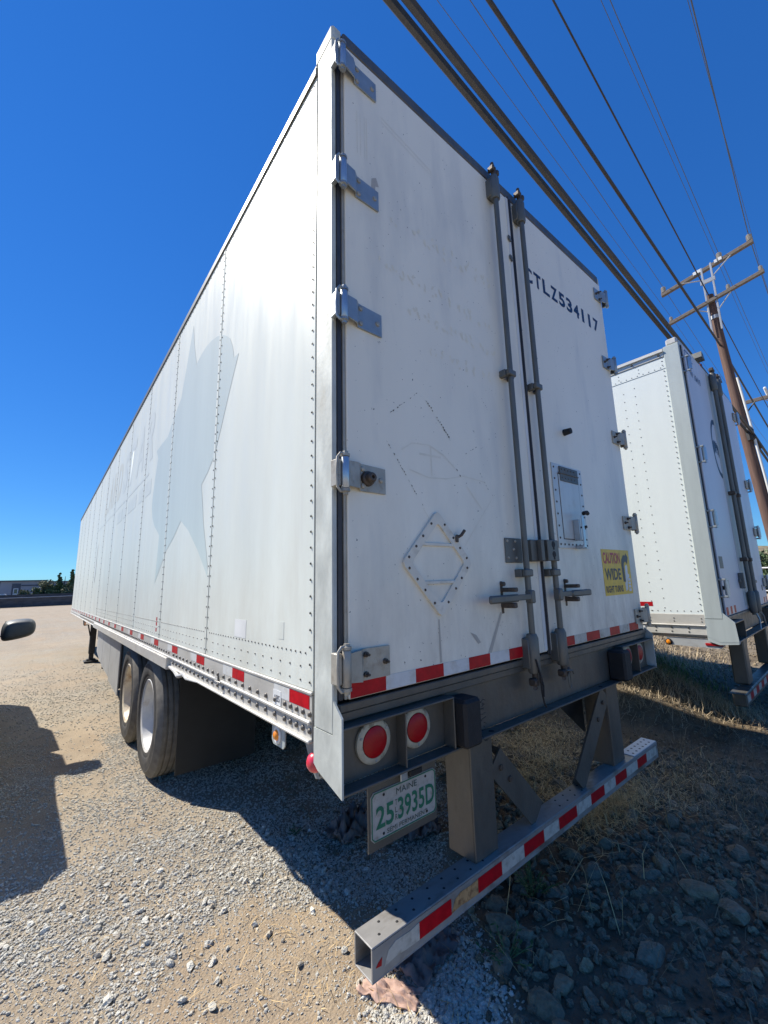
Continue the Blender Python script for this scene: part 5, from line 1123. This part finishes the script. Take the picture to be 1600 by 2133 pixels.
def tree(x,y,h,rw,seed,kind,label,conic=False,nl=2600):
    r=random.Random(seed); root=empty('conifer_tree' if conic else 'broadleaf_tree',(x,y,0),label=label,cat='tree',group='trees beyond the far fence')
    t=MB(); t.tube([(0,0,0),(r.uniform(-.1,.1),0,h*.5),(0,0,h*.9)],[.16,.10,.03],7)
    cl=[]
    for i in range(16 if not conic else 12):
        if conic: z=h*(.25+.75*i/12); cl.append((r.uniform(-.15,.15),r.uniform(-.2,.2),z,rw*(1.15-1.0*i/12)))
        else:
            a=r.uniform(0,2*PI); q=rw*r.uniform(.2,.75); z=h*r.uniform(.12,.80); cl.append((q*math.cos(a),q*math.sin(a),z,rw*r.uniform(.35,.6))); t.tube([(0,0,h*.3),(q*math.cos(a)*.6,q*math.sin(a)*.6,z*.85),(q*math.cos(a),q*math.sin(a),z)],[.06,.04,.015],4)
    t.build('trunk',M['bark'],root); V=[];F=[]
    for _ in range(nl):
        c=r.choice(cl); d=Vector((r.gauss(0,1),r.gauss(0,1),r.gauss(0,1))).normalized()*c[3]*r.uniform(.6,1.08); d.z*=.8
        p=Vector((c[0],c[1],c[2]))+d; s=r.uniform(.07,.16); u=Vector((r.gauss(0,1),r.gauss(0,1),r.gauss(0,1))).normalized()*s; w=u.cross(Vector((r.gauss(0,1),r.gauss(0,1),r.gauss(0,1)))).normalized()*s*.7; b=len(V); V += [p-u,p+w,p+u,p-w]; F.append((b,b+1,b+2,b+3))
    me=bpy.data.meshes.new('crown'); me.from_pydata([tuple(v) for v in V],[],F); me.materials.append(M['leaf1'] if kind==0 else M['leaf2']); o=bpy.data.objects.new('crown',me); COL.objects.link(o); o.parent=root
tree(2.35,100,5.71,1.4,1,0,'tallest dark tree in the clump right of the far building',nl=3600)
tree(3.35,99,6.61,.75,2,0,'narrow pointed conifer rising above the clump',conic=True)
tree(1.55,101,6.05,.65,3,0,'smaller pointed conifer left of the tall one',conic=True)
tree(4.4,100,5.82,1.5,4,1,'olive green tree cut off by the trailer at the right',nl=3600)
tree(-.6,99,5.04,1.35,5,1,'rounded olive tree in front of the far building',nl=3200)
tree(-3.0,97.5,3.25,1.1,6,1,'low spreading shrub in front of the far building window')
tree(.9,97.5,3.36,1.2,7,0,'bright low bush at the foot of the clump')
tree(-7.2,98,2.91,.9,8,1,'small shrub at the left edge beyond the fence')
tree(2.9,98,3.81,1.3,12,1,'grey green bush below the pointed conifers',nl=3000)
tree(.2,100,4.70,1.3,13,0,'mid height tree between the rounded olive tree and the clump',nl=3000)
tree(3.7,101,5.60,1.3,14,0,'dark broad tree filling the gap behind the conifers',nl=3200)
tree(-1.9,98,3.70,1.1,15,0,'dark shrub left of the rounded olive tree',nl=2600)
tree(5.8,99,5.60,1.5,9,0,'dark tree hidden mostly behind the long trailer')
# ================================================================ BACKGROUND RIGHT (slot between second trailer and frame edge)
hm=MB(); NX=24
V=[];F=[]
for j in range(6):
    for i in range(NX):
        x=60+i*8; yv=-30+j*16; V.append((x+j*3,-40+j*20,.0 if j in(0,) else max(0,(i*.9)*(.7+.4*noise.noise(Vector((i*.3,j*.7,1)))) if i else 0)))
for j in range(5):
    for i in range(NX-1): F.append((j*NX+i,j*NX+i+1,(j+1)*NX+i+1,(j+1)*NX+i))
hm.add(V,F); M['hill']=mat('dry_hillside',(.20,.16,.09),.9,var=.3,vs=.25,col2=(.06,.08,.03),c2amt=.9,c2s=.15,bump2=.5,bs2=1.0); hm.build('hill',M['hill'],None,smooth=True,label='dry brown hillside far to the right',kind='structure')
BX=empty('box_van',(30.0,3.1,0),R(8),label='white van box standing beyond the second trailer at the right edge',cat='van')
m_=MB(); m_.box(0,6,-2.2,.1,1.35,3.05,.05); m_.build('cargo_box',M['whitebox'],BX); m_=MB(); m_.box(0,7.5,-2.1,0,.5,1.2,.05); m_.box(6.05,7.6,-2.1,0,.6,2.2,.2); m_.build('van_body',M['carplastic'],BX)
for y in (-.3,-1.9):
    for x in (1.2,6.6): m_=MB(); m_.lathe((x,y,.42),(0,1,0),[(-.12,.42),(.12,.42)],20); m_.build('wheel',M['tyre'],BX)
PF=empty('pipe_fence',(24,3.2,0),label='white pipe railing behind the second trailer at the right edge',cat='fence')
m_=MB(); m_.tube([(0,-4,1.72),(0,4,1.72)],.04,6); m_.tube([(0,-4,1.2),(0,4,1.2)],.03,6); m_.tube([(0,-4,.7),(0,4,.7)],.03,6); m_.build('rail',M['conduit'],PF)
for i in range(9): m_=MB(); m_.tube([(0,-4+i,0),(0,-4+i,1.72)],.03,6); m_.build('fence_post',M['conduit'],PF)
for i,(x,y,h,l) in enumerate(((38,5.2,3.4,'olive shrub beyond the white railing'),(43,4.6,3.8,'dark shrub beside the white van box'))): tree(x,y,h,1.6,40+i,i,l)
